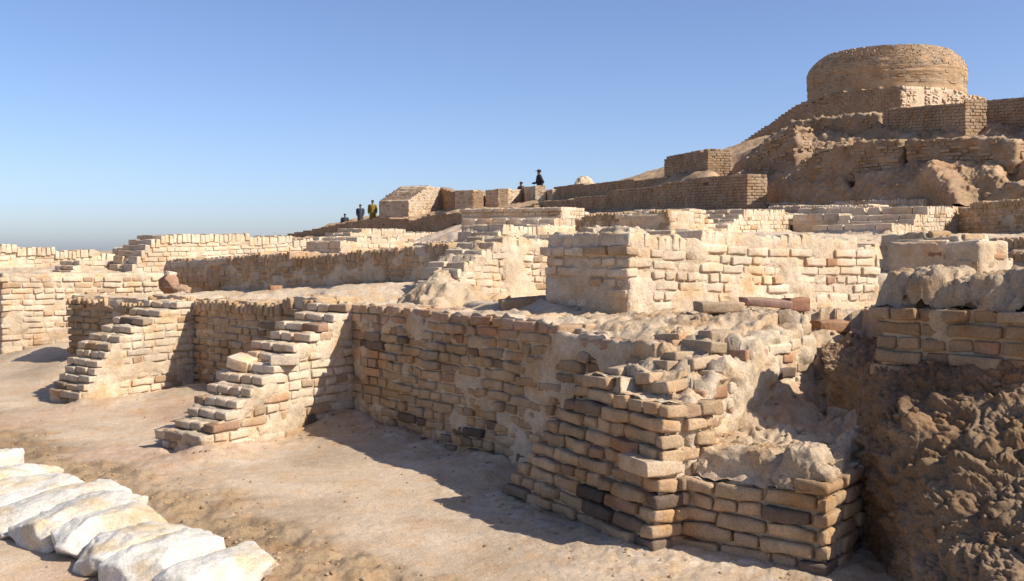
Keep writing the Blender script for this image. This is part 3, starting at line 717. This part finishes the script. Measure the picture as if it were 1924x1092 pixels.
bl_ = np.abs(perlin(q3*7+.3))*.06+np.abs(perlin(q3*15+3))*.035+np.abs(perlin(q3*34+5))*.018
zz_ = zz_+np.where(inR, bl_-.04, 0)+np.where(inT & (gy < 7.6) & (gx > .1), bl_*.75-.03, 0)
d1, d2 = worley(q3*8); zz_ = zz_+np.where(inR | near_ramp, sst(.1, .6, d2-d1)*.016, 0)
z = z+np.where(fl, 0, zz_)
V = np.stack([gx, gy, z], 1)
silt = np.array((.50, .395, .285)); soil = np.array((.34, .245, .15)); terr = np.array((.55, .445, .325)); farc = np.array((.42, .30, .19))
col = np.tile(terr, (len(V), 1))
col[fl] = silt*(1-band[:, None])+soil*band[:, None]
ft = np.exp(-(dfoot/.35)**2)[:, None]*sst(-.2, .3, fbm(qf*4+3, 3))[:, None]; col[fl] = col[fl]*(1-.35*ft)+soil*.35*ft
sl = (sst(.15, .4, fbm(qf*7+13, 4, .65))*np.exp(-(dfoot/.6)**2))[:, None]*.35; col[fl] = col[fl]*(1-sl)+np.array((.62, .56, .50))*sl
tn = sst(-.1, .35, fbm(qf*.8+31, 4))[:, None]; col[fl] = col[fl]*(1-.16*tn)
pk = sst(.12, .4, fbm(qf*.55+71, 3))[:, None]*.5*(1-band[:, None]); col[fl] = col[fl]*(1-pk)+np.array((.50, .335, .235))*pk
k = inT & (gy < 7.6); col[k] = (.48, .375, .262)
col[inR] = (.48, .37, .255); rr1 = sst(.0, .35, fbm(q3[inR]*2.2+9, 3))[:, None]*.55; col[inR] = col[inR]*(1-rr1)+np.array((.42, .27, .175))*rr1
k = inT & (gy > 20); col[k] = farc
redm = inT & (gy > 20); rm = sst(.05, .3, fbm(q3[redm]*.25+11, 3))[:, None]; col[redm] = col[redm]*(1-rm*.3)+np.array((.40, .25, .16))*rm*.3
fa = grid_faces(len(cols), len(rows))
isT = inT[fa].sum(1) >= 2
def sub(name, mask, mat):
    f = fa[mask]; u, inv_ = np.unique(f, return_inverse=True)
    return struct(mesh_obj(name, V[u], inv_.reshape(-1, 4), M[mat], None, col[u]))
sub('excavated_ground', ~isT, 'silt'); sub('terrace_ground', isT, 'mud')
pn = 60; gxx, gyy = np.meshgrid(np.linspace(-2600, 2600, pn), np.linspace(-1200, 4500, pn), indexing='ij')
o = struct(mesh_obj('plain', np.stack([gxx.ravel(), gyy.ravel(), np.full(gxx.size, -.6)], 1), grid_faces(pn, pn), M['silt'], None, (.40, .31, .21)))

def catmull(ctrl, nu, nv):
    c = np.array(ctrl, float)
    def up(a, n):
        m = a.shape[0]; t = np.linspace(0, m-1, n); i = np.minimum(t.astype(int), m-2); f = (t-i)[:, None, None]
        A0 = a[np.maximum(i-1, 0)]; B0 = a[i]; C0 = a[i+1]; D0 = a[np.minimum(i+2, m-1)]
        return .5*(2*B0+(C0-A0)*f+(2*A0-5*B0+4*C0-D0)*f*f+(3*B0-3*C0+D0-A0)*f**3)
    c = up(c, nu); c = up(c.transpose(1, 0, 2), nv).transpose(1, 0, 2); return c
def normals(G):
    du = np.gradient(G, axis=0); dv = np.gradient(G, axis=1); n = np.cross(du, dv); return n/(np.linalg.norm(n, axis=-1, keepdims=True)+1e-9)
# ------------------------------------------------------------------ mud cliff of the mound
ctrl = []
for px, d0, yt, dp in colsM:
    ctrl.append([P(px, 402+(yt-402)*t, d0+dp*p) for t, p in prf]+[P(px, yt+2, d0+dp+3)])
G = catmull(ctrl, 420, 210); N_ = normals(G); p3 = G.reshape(-1, 3); n3 = N_.reshape(-1, 3)
if n3[:, 1].mean() > 0: n3 = -n3
d1, d2 = worley(p3*np.array([.9, .9, .7])); e1, e2 = worley(p3*np.array([3.2, 3.2, 5.5]))
hgt = (p3[:, 2]-2.4)/3
dsp = fbm(p3*.55, 5)*.13+fbm(p3*np.array([2.6, 2.6, 1.1])+5, 5, .62)*.075-np.abs(fbm(p3*np.array([1.5, 1.5, .5])+8, 3))*.08+sst(.45, .8, hgt)*((e2-e1)*.14-.03)+fbm(p3*7, 3)*.03
ux = CX+F*p3[:, 0]/p3[:, 1]; uy = HY-F*(p3[:, 2]-CZ)/p3[:, 1]
spur = np.exp(-((ux-1765-(uy-330)*.7)/34)**2)*sst(300, 345, uy)*.45
hole = np.exp(-((ux-1594)/7)**2-((uy-331)/13)**2)*.5+np.exp(-((ux-1905)/18)**2-((uy-318)/14)**2)*.6
p3 = p3+n3*(dsp+spur-hole)[:, None]
c = np.tile(np.array((.40, .28, .175)), (len(p3), 1)); rm = sst(.1, .4, fbm(p3*.8+4, 3))[:, None]*.4; c = c*(1-rm)+np.array((.40, .24, .15))*rm
struct(mesh_obj('mound_cliff', p3, grid_faces(420, 210), M['mud'], None, c))
# ------------------------------------------------------------------ dark clod bank at right
CE = ((2350, (4.6, 4.45, 4.25, 4.05, 3.9, 3.75, 3.4)), (2800, (4.4, 4.25, 4.05, 3.85, 3.7, 3.55, 3.2)))
cc = [(1545, (6.3, 6.1, 5.9, 5.8, 5.75, 5.7, 5.6)), (1610, (5.85, 5.6, 5.35, 5.3, 5.3, 5.2, 5.1)), (1650, (5.6, 5.35, 5.12, 4.98, 4.9, 4.8, 4.6)), (1720, (5.42, 5.15, 4.9, 4.7, 4.55, 4.4, 4.1)), (1800, (5.27, 5.0, 4.75, 4.52, 4.35, 4.2, 3.9)),
      (1880, (5.1, 4.88, 4.6, 4.38, 4.2, 4.05, 3.75)), (1960, (4.95, 4.75, 4.5, 4.28, 4.1, 3.95, 3.65)), (2100, (4.75, 4.6, 4.4, 4.15, 4.0, 3.85, 3.5)), *CE]
ys = (672, 755, 850, 950, 1050, 1150, 1340)
G = catmull([[P(px, 640, ds[0]+.75)]+[P(px, y, d) for y, d in zip(ys, ds)] for px, ds in cc], 460, 360); n3 = normals(G).reshape(-1, 3); p3 = G.reshape(-1, 3)
if n3[:, 1].mean() > 0: n3 = -n3
wp = p3+vnoise(p3, 3.0, 2)*.05
bil = lambda f, o_: np.abs(perlin(wp*np.array([f, f, f*1.25])+o_))
big = sst(-.25, .35, fbm(p3*1.5+3, 3))
dsp = fbm(p3*1.2, 4)*.08+(bil(4.2, 1)*.09+bil(9.5, 7)*.075)*(.4+.6*big)+bil(20, 3)*.032+bil(44, 5)*.012-.06
p3 = p3+n3*dsp[:, None]
up = sst(.72, .95, p3[:, 2]+fbm(p3*2, 2)*.15)[:, None]
c = np.array((.28, .197, .125))*(1-up)+np.array((.31, .19, .115))*up
c = c*(1+.25*fbm(p3*3, 2))[:, None]
c = c*(1-sst(1640, 1585, CX+F*p3[:, 0]/p3[:, 1])[:, None])+np.array((.36, .25, .155))*sst(1640, 1585, CX+F*p3[:, 0]/p3[:, 1])[:, None]
struct(mesh_obj('clod_bank', p3, grid_faces(460, 360), M['clod'], None, c))

# ================================================================== SMALL THINGS
def inst_parent(o, root):
    o.parent = root; o.location = Vector(o.location)-root.location
# crumbling earth heaps
def heap_lump(name, label, px, py, d, dm, rz, seed, colr=MUD, amp=.28, n=(40, 30, 20), fr=2.0):
    o = patch(name, dm, seed, colr, n=72, rg=.05); p = P(px, py, d); o.location = (p[0], p[1], p[2]-dm[2]*.5); o.rotation_euler = (0, 0, rz); return tag(o, label, 'earth heap')
def patch(name, dm, seed, colr, n=56, parent=None, flat=.05, rg=.05):
    A_, R_ = np.meshgrid(np.linspace(0, 2*math.pi, n*2), np.linspace(0, 1, n), indexing='ij'); a = A_.ravel(); r = R_.ravel()
    sq = 1/(np.abs(np.cos(a))**4+np.abs(np.sin(a))**4)**.25 if flat >= .5 else 1.0
    V = np.stack([np.cos(a)*sq*r*dm[0]*.6, np.sin(a)*sq*r*dm[1]*.6, np.zeros(len(r))], 1)
    m = min(dm[:2]); q = V/m+seed*3.3
    rr = r*(1+fbm(q*1.7, 4)*.5*(1-flat)); V[:, 2] = dm[2]*(1-sst(flat, 1.0, rr)*1.25)
    d1, d2 = worley(V/m*4+seed); V = V+vnoise(V/m+seed, 2.8, 4)*m*rg; V[:, 2] += ((np.sqrt(np.clip(d2-d1, 0, 1))-.4)*m*rg*1.2+fbm(V/m*9+seed, 3, .6)*m*rg*.35)*(1-.4*r)
    o = mesh_obj(name, V, grid_faces(n*2, n), M['mud'], parent, colr); weld(o.data); return o
heap_lump('earth_heap', 'crumbled earth slope at the left end of the broken sunlit wall', 846, 540, 10.75, (1.7, 1.0, .36), .75, 1.7, (.47, .365, .25))
heap_lump('earth_heap', 'rounded sunlit heap on the skyline right of the dark clothed man', 1098, 345, 49.5, (2.2, 1.6, .75), .0, 2.9, n=(24, 16, 10))
for i, (px, py, d, dm, rz) in enumerate([(1255, 672, 6.0, (.40, .30, .17), .7), (1285, 640, 6.3, (.40, .30, .17), .7), (1320, 612, 6.65, (.40, .28, .16), .7)]):
    heap_lump('mud_hump', ['rounded mud hump midway along the buttress crest', 'mud hump above the middle of the buttress crest', 'topmost mud hump on the buttress crest', 'lowest mud hump above the corner of the large buttress'][i], px, py, d, dm, rz, i+4.4, (.46, .345, .225), amp=.3, n=(20, 16, 14), fr=1.2)

def cut_stone(name, dims, seed, colr, mat, cuts=34, n=(40, 22, 16), rough=.05):
    r_ = random.Random(seed*31+7)
    V, Fc = box_grid(*n, *dims, min(dims)*.15); V = round_box(V, dims, min(dims)*.30)
    u = V/np.array(dims)*2; m = min(dims)
    u = u+vnoise(V/m*.6+seed*3.1, 1, 2)*.10
    for q in range(cuts):
        nv = np.array((r_.gauss(0, .8), r_.gauss(0, 1), r_.gauss(.15, 1))); nv /= np.linalg.norm(nv)
        o_ = (u @ nv).max()*r_.uniform(.72, .98); k = u @ nv-o_; k = np.maximum(k, 0); u = u-k[:, None]*nv
    V = u*np.array(dims)/2
    ln_ = np.linalg.norm(V/np.array(dims), axis=1)[:, None]; nn = V/(ln_+1e-9)/np.array(dims)**2; nn /= np.linalg.norm(nn, axis=1)[:, None]+1e-9
    e1, e2 = worley(V/m*2.2+seed*5); V = V+nn*((fbm(V/m*1.6+seed*9, 4, .6)*rough+(np.minimum(e2-e1, .25)-.2)*.10)*m)[:, None]
    return mesh_obj(name, V, Fc, M[mat], None, colr)
def stone(name, label, cat, loc, dims, rot, seed, colr, mat='mud', group=None, amp=.16, facet=.12, r=.3, n=(16, 10, 8), fr=1.0):
    o = cut_stone(name, dims, seed, colr, mat, n=n); o.location = loc; o.rotation_euler = rot
    return tag(o, label, cat, group)
# mud lumps over the low block, the pier and the broken wall end
def cover(root, nm, px, py, d, dm, rz, seed, colr, flat, rg=.05):
    o = patch(nm, dm, seed, colr, n=44, flat=flat, rg=rg); p = P(px, py, d); o.location = (p[0], p[1], p[2]-dm[2]*.6); o.rotation_euler = (0, 0, rz); inst_parent(o, root)
for i, (cx_, cy_, cz_, dm, rz, fl_) in enumerate([(1.385, 5.36, .43, (.70, .48, .12), -.66, .6), (1.50, 5.09, .45, (.24, .30, .15), -.66, .5), (1.34, 5.25, .43, (.26, .24, .13), -.66, .5), (1.13, 5.38, .41, (.22, .22, .07), -.66, .5)]):
    o = patch('mud_lump', dm, i+3.3, (.50, .395, .28), n=56, flat=fl_, rg=.06); o.location = (cx_, cy_, cz_); o.rotation_euler = (0, 0, rz); inst_parent(o, fb)
o = lump('mud_lump', (.17, .15, .20), 3.9, None, 'mud', (.50, .395, .28), amp=.2, r=.34, n=(26, 22, 26), fr=1.4); o.location = P(1535, 905, 5.0); o.rotation_euler = (0, .05, -.66); inst_parent(o, fb)
for i in range(6):
    t = .10+.17*i; o = patch('mud_cap', (.27, .47, .15+.03*math.sin(i*2.1)), i*1.3+9.1, (.44, .34, .235), n=40, flat=.6, rg=.07)
    o.location = (2.02+.62*t+.76*.30, 5.55-.73*t+.65*.30, 1.325); o.rotation_euler = (0, 0, -.866+rnd.uniform(-.05, .05)); inst_parent(o, rp)
for i, (cx_, cy_, cz_, dm) in enumerate([(.85, 7.80, 1.685, (.26, .42, .09)), (.66, 8.05, 1.685, (.26, .26, .10))]):
    o = patch('mud_lump', dm, i+5.7, MUD, n=44, flat=.55, rg=.07); o.location = (cx_, cy_, cz_); o.rotation_euler = (0, 0, .585); inst_parent(o, main)
# white kerb stones: (near end px,py), (far end px,py), width, height
LB = ['highest white kerb stone, cut by the left edge', 'second white kerb stone from the top of the row', 'broad white kerb stone third from the top at left edge', 'long white kerb stone with a broken brown near end at left edge',
      'white kerb stone with a bulging pale near end', 'white kerb stone with brown stains along its top', 'smooth flat topped white kerb stone in the middle of the row', 'large white kerb stone second from the lower end', 'lowest white kerb stone, cut by the bottom edge']
SN = [((-120, 905), (22, 872), .30, .20), ((-110, 945), (104, 896), .30, .20), ((-95, 985), (155, 918), .34, .22), ((-15, 1012), (205, 945), .30, .2), ((50, 1032), (240, 968), .30, .24), ((110, 1055), (308, 990), .27, .24),
      ((155, 1080), (340, 1018), .30, .22), ((225, 1112), (412, 1042), .32, .24), ((330, 1140), (505, 1072), .30, .2)]
for i, (a, b, wd, hg) in enumerate(SN):
    A_ = np.array(Pg(*a)); B_ = np.array(Pg(*b)); m = (A_+B_)/2; L_ = float(np.linalg.norm(B_-A_)); r = math.atan2(B_[1]-A_[1], B_[0]-A_[0])
    stone('kerb_stone', LB[i], 'kerb stone', (m[0], m[1], hg*.27), (L_*1.02, wd*rnd.uniform(1.15, 1.45), hg*.95), (rnd.uniform(-.10, .05), rnd.uniform(-.06, .04), r+rnd.uniform(-.06, .06)), i*1.37+2, (.62, .59, .53), 'lime', 'white kerb stones in a row', amp=.15, facet=.26, r=.30, n=(44, 24, 16), fr=.9)
# rubble heap against the long shaded wall
rr_ = [('red broken boulder', (318, 532, 14.3), (.40, .26, .30), (.38, .235, .16)), ('pale lump on top', (320, 516, 14.25), (.22, .15, .11), PALE), ('brown low lump', (342, 545, 14.0), (.32, .22, .14), (.42, .30, .21))]
lbs = ['red broken boulder of the small rubble pile on the terrace', 'pale brick lump perched on the small rubble pile', 'low brown lump at the foot of the small rubble pile']
for i, (_, p, dm, c_) in enumerate(rr_):
    stone('rubble_stone', lbs[i], 'rubble', P(*p), dm, (rnd.uniform(-.3, .3), .2, rnd.random()*3), i+20, c_, n=(26, 20, 20))
def loose(label, px, py, d, rz, dims=(BL, BW, BH), rx=0.0, ry=0.0, c_=PALE, worn=.35, z=None):
    o = bpy.data.objects.new('loose_brick', rnd.choice(KIT[('stretcher', worn)])); C.objects.link(o)
    p = P(px, py, d); o.location = p if z is None else (p[0], p[1], z)
    o.scale = (dims[0]/BL, dims[1]/BW, dims[2]/BH); o.rotation_euler = (rx, ry, rz); o.color = (*jit(c_, .05), 1)
    return tag(o, label, 'brick')
loose('thick loose brick tilted at the head of the nearer stepped buttress', 458, 681, 8.62, -.35, (.21, .2, .10), .12, .2)
loose('loose brick on the left edge of the nearer stepped buttress', 434, 704, 8.7, -.15, (.21, .15, .075))
loose('lower loose brick at the left side of the nearer stepped buttress', 425, 722, 8.8, .3, (.19, .15, .07), c_=DUN)
loose('large flat brick resting on a step of the nearer stepped buttress', 536, 676, 8.45, .15, (.23, .16, .08))
loose('squared stone block projecting at the corner of the large buttress', 1222, 872, 5.36, .50, (.24, .26, .085), c_=(.50, .39, .28))
loose('dark flat slab lying at the foot of the broken pier end', 985, 569, 8.2, .12, (.40, .22, .085), ry=-.08, c_=(.30, .22, .15))
loose('grey flat slab on the terrace lip above the buttress flank', 1350, 577, 6.9, .10, (.31, .2, .075), c_=(.38, .28, .185), worn=1.0)
loose('long red slab on the terrace lip', 1440, 569, 7.0, .02, (.33, .2, .06), ry=.06, c_=(.37, .245, .185), worn=1.0)
loose('small red brick at the right end of the long red slab', 1495, 572, 7.05, .3, (.17, .12, .09), c_=(.36, .2, .13), worn=1.0)
loose('reddish brick half sunk in the terrace above the shadowed gully', 1560, 613, 6.95, .2, (.24, .15, .08), c_=(.38, .23, .14), worn=1.0)
loose('tiny brick lying alone on the flat terrace', 517, 541, 13.0, .5, (.16, .12, .06), c_=(.46, .28, .19))
loose('grey stone in the bottom of the shadowed gully', 1588, 742, 6.0, .7, (.17, .13, .1), c_=(.42, .36, .3), worn=1.0, z=float(HR(np.array([P(1588, 742, 6.0)[0]]), np.array([6.0]))[0])+.02)
# pebbles and clods: uncountable, one object each
def scatter(name, pts, smin, smax, colr, mat):
    V = []; Fc = []; Cl = []
    bv, bfc = box_grid(2, 2, 2, 1, 1, 1, .2); bv = bv/np.linalg.norm(bv, axis=1)[:, None]*.5
    for j, p in enumerate(pts):
        s = smin+(smax-smin)*rnd.random()**3
        v = bv*(1+rng.uniform(-.25, .25, bv.shape))*np.array((s, s*rnd.uniform(.6, 1), s*rnd.uniform(.45, .8)))
        a = rnd.random()*6.3; cr, sr = math.cos(a), math.sin(a)
        V.append(np.stack([v[:, 0]*cr-v[:, 1]*sr, v[:, 0]*sr+v[:, 1]*cr, v[:, 2]], 1)+np.array(p)); Fc.append(bfc+len(bv)*j); Cl.append(np.repeat([jit(colr, .25)], len(bv), 0))
    o = mesh_obj(name, np.concatenate(V), np.concatenate(Fc), M[mat], None, np.concatenate(Cl)); o['kind'] = 'stuff'
    return o
idx = np.where(fl & (gy < 14) & (gy > 4))[0]; wgt = np.zeros(len(V)); wgt[fl] = .07+band*1.0+.6*np.exp(-(dfoot/.3)**2)+.5*sst(.5, .1, dist_poly(qf[:, 0], qf[:, 1], np.array([(-1.5, 8.9), (-.2, 6.9), (.6, 5.0)])))+.5*sst(.4, .1, dist_poly(qf[:, 0], qf[:, 1], np.array([(-5, 12), (-2.9, 9.9)])))
wgt = wgt*gy**1.2
pr = wgt[idx]/wgt[idx].sum(); pick = rng.choice(idx, 2000, p=pr)
o = scatter('pebbles', V[pick]+rng.uniform(-.02, .02, (len(pick), 3))*np.array((1, 1, 0)), .005, .034, (.37, .27, .175), 'mud')
idx = np.where((inT & (gy < 26)) | inR)[0]; w_ = gy[idx]**1.1*np.where(inR[idx], 6, 1); pick = rng.choice(idx, 1500, p=w_/w_.sum())
o = scatter('terrace_pebbles', V[pick], .012, .07, (.44, .32, .21), 'mud')
sel = rng.choice(len(p3), 420); o = scatter('bank_pebbles', p3[sel], .01, .06, (.25, .17, .11), 'clod')
idx = np.where((PX.ravel() > 630) & (PX.ravel() < 770) & (gy > 48.5) & (gy < 52.5))[0]; pick = rng.choice(idx, 160)
o = scatter('skyline_rubble', V[pick], .1, .4, (.44, .29, .19), 'mud')

# ================================================================== PEOPLE
HAIR = plain_mat('hair_black', (.012, .010, .009)); SKIN = plain_mat('skin_brown', (.16, .085, .05))
def loft(rings, n=14):
    V = []; 
    for cx_, cy_, cz_, rx, ry in rings:
        for k in range(n):
            a = 2*math.pi*k/n; V.append((cx_+rx*math.cos(a), cy_+ry*math.sin(a), cz_))
    Fc = []
    for i in range(len(rings)-1):
        for k in range(n):
            Fc.append((i*n+k, i*n+(k+1) % n, (i+1)*n+(k+1) % n, (i+1)*n+k))
    return V, Fc
def join(parts):
    V = []; Fc = []
    for v, f in parts:
        o_ = len(V); V += list(v); Fc += [tuple(i+o_ for i in q) for q in f]
    return V, Fc
def tube(pts, rad, n=10):
    V = []; Fc = []
    P_ = [Vector(p) for p in pts]
    for i, p in enumerate(P_):
        t = (P_[min(i+1, len(P_)-1)]-P_[max(i-1, 0)]).normalized(); a = t.cross(Vector((.3, 1, .2))).normalized(); b = t.cross(a)
        for k in range(n):
            g = 2*math.pi*k/n; V.append(tuple(p+rad[i]*(math.cos(g)*a+math.sin(g)*b)))
    for i in range(len(P_)-1):
        for k in range(n): Fc.append((i*n+k, i*n+(k+1) % n, (i+1)*n+(k+1) % n, (i+1)*n+k))
    return V, Fc
def person(label, px, head_y, d, h, cloth, rz, hands, cap_=False, hairm=HAIR, extra=None, lean=0.0):
    """local frame: facing -Y, unit height scaled by h"""
    zt = zat(head_y, d); x = (px-CX)/F*d
    root = thing('person', label, 'person', (x, d, zt-h), rz)
    cm = plain_mat('cloth', cloth)
    J = {'pel': (0, 0, .53), 'wst': (0, 0, .62), 'chs': (0, lean*.6, .76), 'nek': (0, lean, .845), 'hd0': (0, lean-.005, .885), 'hd1': (0, lean-.005, .95), 'hd2': (0, lean, .985)}
    Rd = {'pel': (.085, .065), 'wst': (.075, .055), 'chs': (.09, .06), 'nek': (.032, .032), 'hd0': (.042, .05), 'hd1': (.047, .058), 'hd2': (.03, .036)}
    E = [('pel', 'wst'), ('wst', 'chs'), ('chs', 'nek'), ('nek', 'hd0'), ('hd0', 'hd1'), ('hd1', 'hd2')]
    for s, tag_ in ((-1, 'l'), (1, 'r')):
        el, hn = hands[tag_]
        J['sh'+tag_] = (s*.105, lean*.9, .805); J['el'+tag_] = el; J['wr'+tag_] = hn
        fd = (Vector(hn)-Vector(el)).normalized()*.05; J['ft'+tag_] = tuple(Vector(hn)+fd)
        J['hp'+tag_] = (s*.05, 0, .50); J['kn'+tag_] = (s*.055, -.01, .28); J['an'+tag_] = (s*.055, .01, .045); J['to'+tag_] = (s*.06, -.08, .02)
        Rd.update({'sh'+tag_: (.038, .038), 'el'+tag_: (.026, .026), 'wr'+tag_: (.02, .016), 'ft'+tag_: (.016, .01), 'hp'+tag_: (.052, .055), 'kn'+tag_: (.036, .038), 'an'+tag_: (.025, .028), 'to'+tag_: (.024, .016)})
        E += [('chs', 'sh'+tag_), ('sh'+tag_, 'el'+tag_), ('el'+tag_, 'wr'+tag_), ('wr'+tag_, 'ft'+tag_), ('pel', 'hp'+tag_), ('hp'+tag_, 'kn'+tag_), ('kn'+tag_, 'an'+tag_), ('an'+tag_, 'to'+tag_)]
    ks = list(J); me = bpy.data.meshes.new('body')
    me.from_pydata([tuple(v*h for v in J[k]) for k in ks], [(ks.index(a), ks.index(b)) for a, b in E], [])
    b = bpy.data.objects.new('body', me); C.objects.link(b); b.parent = root
    sk = b.modifiers.new('skin', 'SKIN'); sl = me.skin_vertices[0].data if len(me.skin_vertices) else None
    if sl:
        for i, k in enumerate(ks): sl[i].radius = tuple(v*h for v in Rd[k]); sl[i].use_root = (k == 'pel')
    b.modifiers.new('sub', 'SUBSURF').render_levels = 1; me.materials.append(SKIN)
    def part(name, vf, m):
        v, f = vf; me_ = bpy.data.meshes.new(name); me_.from_pydata([tuple(c_*h for c_ in p) for p in v], [], f); me_.materials.append(m)
        me_.polygons.foreach_set('use_smooth', np.ones(len(f), bool)); o_ = bpy.data.objects.new(name, me_); C.objects.link(o_); o_.parent = root; return o_
    ln = lean
    ks_ = [loft([(0, ln, .845, .04, .04), (0, ln*.95, .825, .095, .06), (0, ln*.85, .80, .125, .075), (0, ln*.6, .72, .115, .085), (0, ln*.2, .62, .105, .085), (0, .0, .52, .115, .095), (0, .015, .42, .125, .105), (0, .03, .30, .135, .125)])]
    for s, t_ in ((-1, 'l'), (1, 'r')):
        ks_.append(tube([(s*.09, ln*.9, .81), (s*.13, ln*.9, .785), hands[t_][0], tuple(Vector(hands[t_][0]).lerp(Vector(hands[t_][1]), .85))], [.05, .05, .042, .034]))
    part('tunic', join(ks_), cm)
    part('trousers', join([loft([(s*.055, 0, .45, .06, .06), (s*.058, 0, .25, .058, .06), (s*.058, 0, .06, .045, .05)]) for s in (-1, 1)]), cm)
    hv = loft([(0, ln+.012, .925, .050, .055), (0, ln+.008, .955, .054, .064), (0, ln+.004, .985, .046, .056), (0, ln, 1.0, .02, .025), (0, ln, 1.003, .002, .002)])
    if cap_:
        br = [(0, ln-.03, .955, .045, .085), (0, ln-.03, .962, .045, .085)]
        part('cap', join([hv, loft([(0, ln-.05, .95, .001, .001)]+[(0, ln-.055, .952, .042, .06), (0, ln-.055, .960, .042, .06), (0, ln-.05, .962, .001, .001)])]), hairm)
    else: part('hair', hv, hairm)
    if extra: part(*extra)
    return root
dn = {'l': ((-.15, .0, .63), (-.145, -.02, .50)), 'r': ((.15, .0, .63), (.145, -.02, .50))}
person('boy in mustard tunic standing beside the far tower', 700, 376, 52.6, 1.42, (.24, .16, .02), -.15, dn)
fold = {'l': ((-.14, .0, .64), (-.10, -.06, .50)), 'r': ((.14, .0, .64), (.10, -.06, .50))}
person('boy in slate grey tunic left of the boy in mustard', 677, 384, 53.6, 1.32, (.045, .055, .065), -.1, fold)
BLUE = plain_mat('blue_bag', (.03, .15, .42))
person('small boy in dark clothes with a blue bag, leftmost on the skyline', 648, 401.5, 55, 1.25, (.025, .03, .04), .2, dn, extra=('bag', loft([(-.13, .05, .56, .03, .04), (-.14, .06, .60, .055, .07), (-.14, .06, .74, .055, .07), (-.13, .05, .79, .03, .04)]), BLUE))
mh = {'l': ((-.15, -.06, .62), (-.06, -.20, .60)), 'r': ((.14, .06, .62), (.12, -.02, .52))}
person('man in black with a peaked cap standing on the skyline', 1014.5, 318.5, 49.5, 1.72, (.012, .013, .022), -1.35, mh, cap_=True, lean=-.03)
person('person in dark red showing only head and shoulders above the skyline wall', 979, 341.5, 51, 1.45, (.10, .02, .03), -.9, dn, hairm=plain_mat('scarf_maroon', (.06, .012, .02)))

# ================================================================== half buried brick rows on the ramp of the large buttress
bb = [o for o in bpy.data.objects if o.get('label', '').startswith('large foreground buttress')][0]
for r_ in range(6):
    n_ = .36+.135*r_; a = .42+.03*r_+rnd.uniform(0, .06)
    while a < 1.02:
        hd = r_ % 2 == 0; l = (BW if hd else BL)
        x = -.06+.79*a+.863*n_; y = 6.55-1.35*a+.505*n_; a += (l+.015)/1.564
        if rnd.random() < .38 or not inside(TP, np.array([x]), np.array([y]))[0]: continue
        zt = float(HT(np.array([x]), np.array([y]))[0])
        o = bpy.data.objects.new('brick', rnd.choice(KIT[('header' if hd else 'stretcher', 1.0)])); C.objects.link(o); o.parent = bb
        o.location = Vector((x, y, zt-.030+rnd.uniform(-.012, .012)))-bb.location; o.rotation_euler = (rnd.uniform(-.1, .1), rnd.uniform(-.1, .1)-.1, -1.04+rnd.uniform(-.06, .06)); o.color = (*jit((.47, .355, .24), .08), 1)
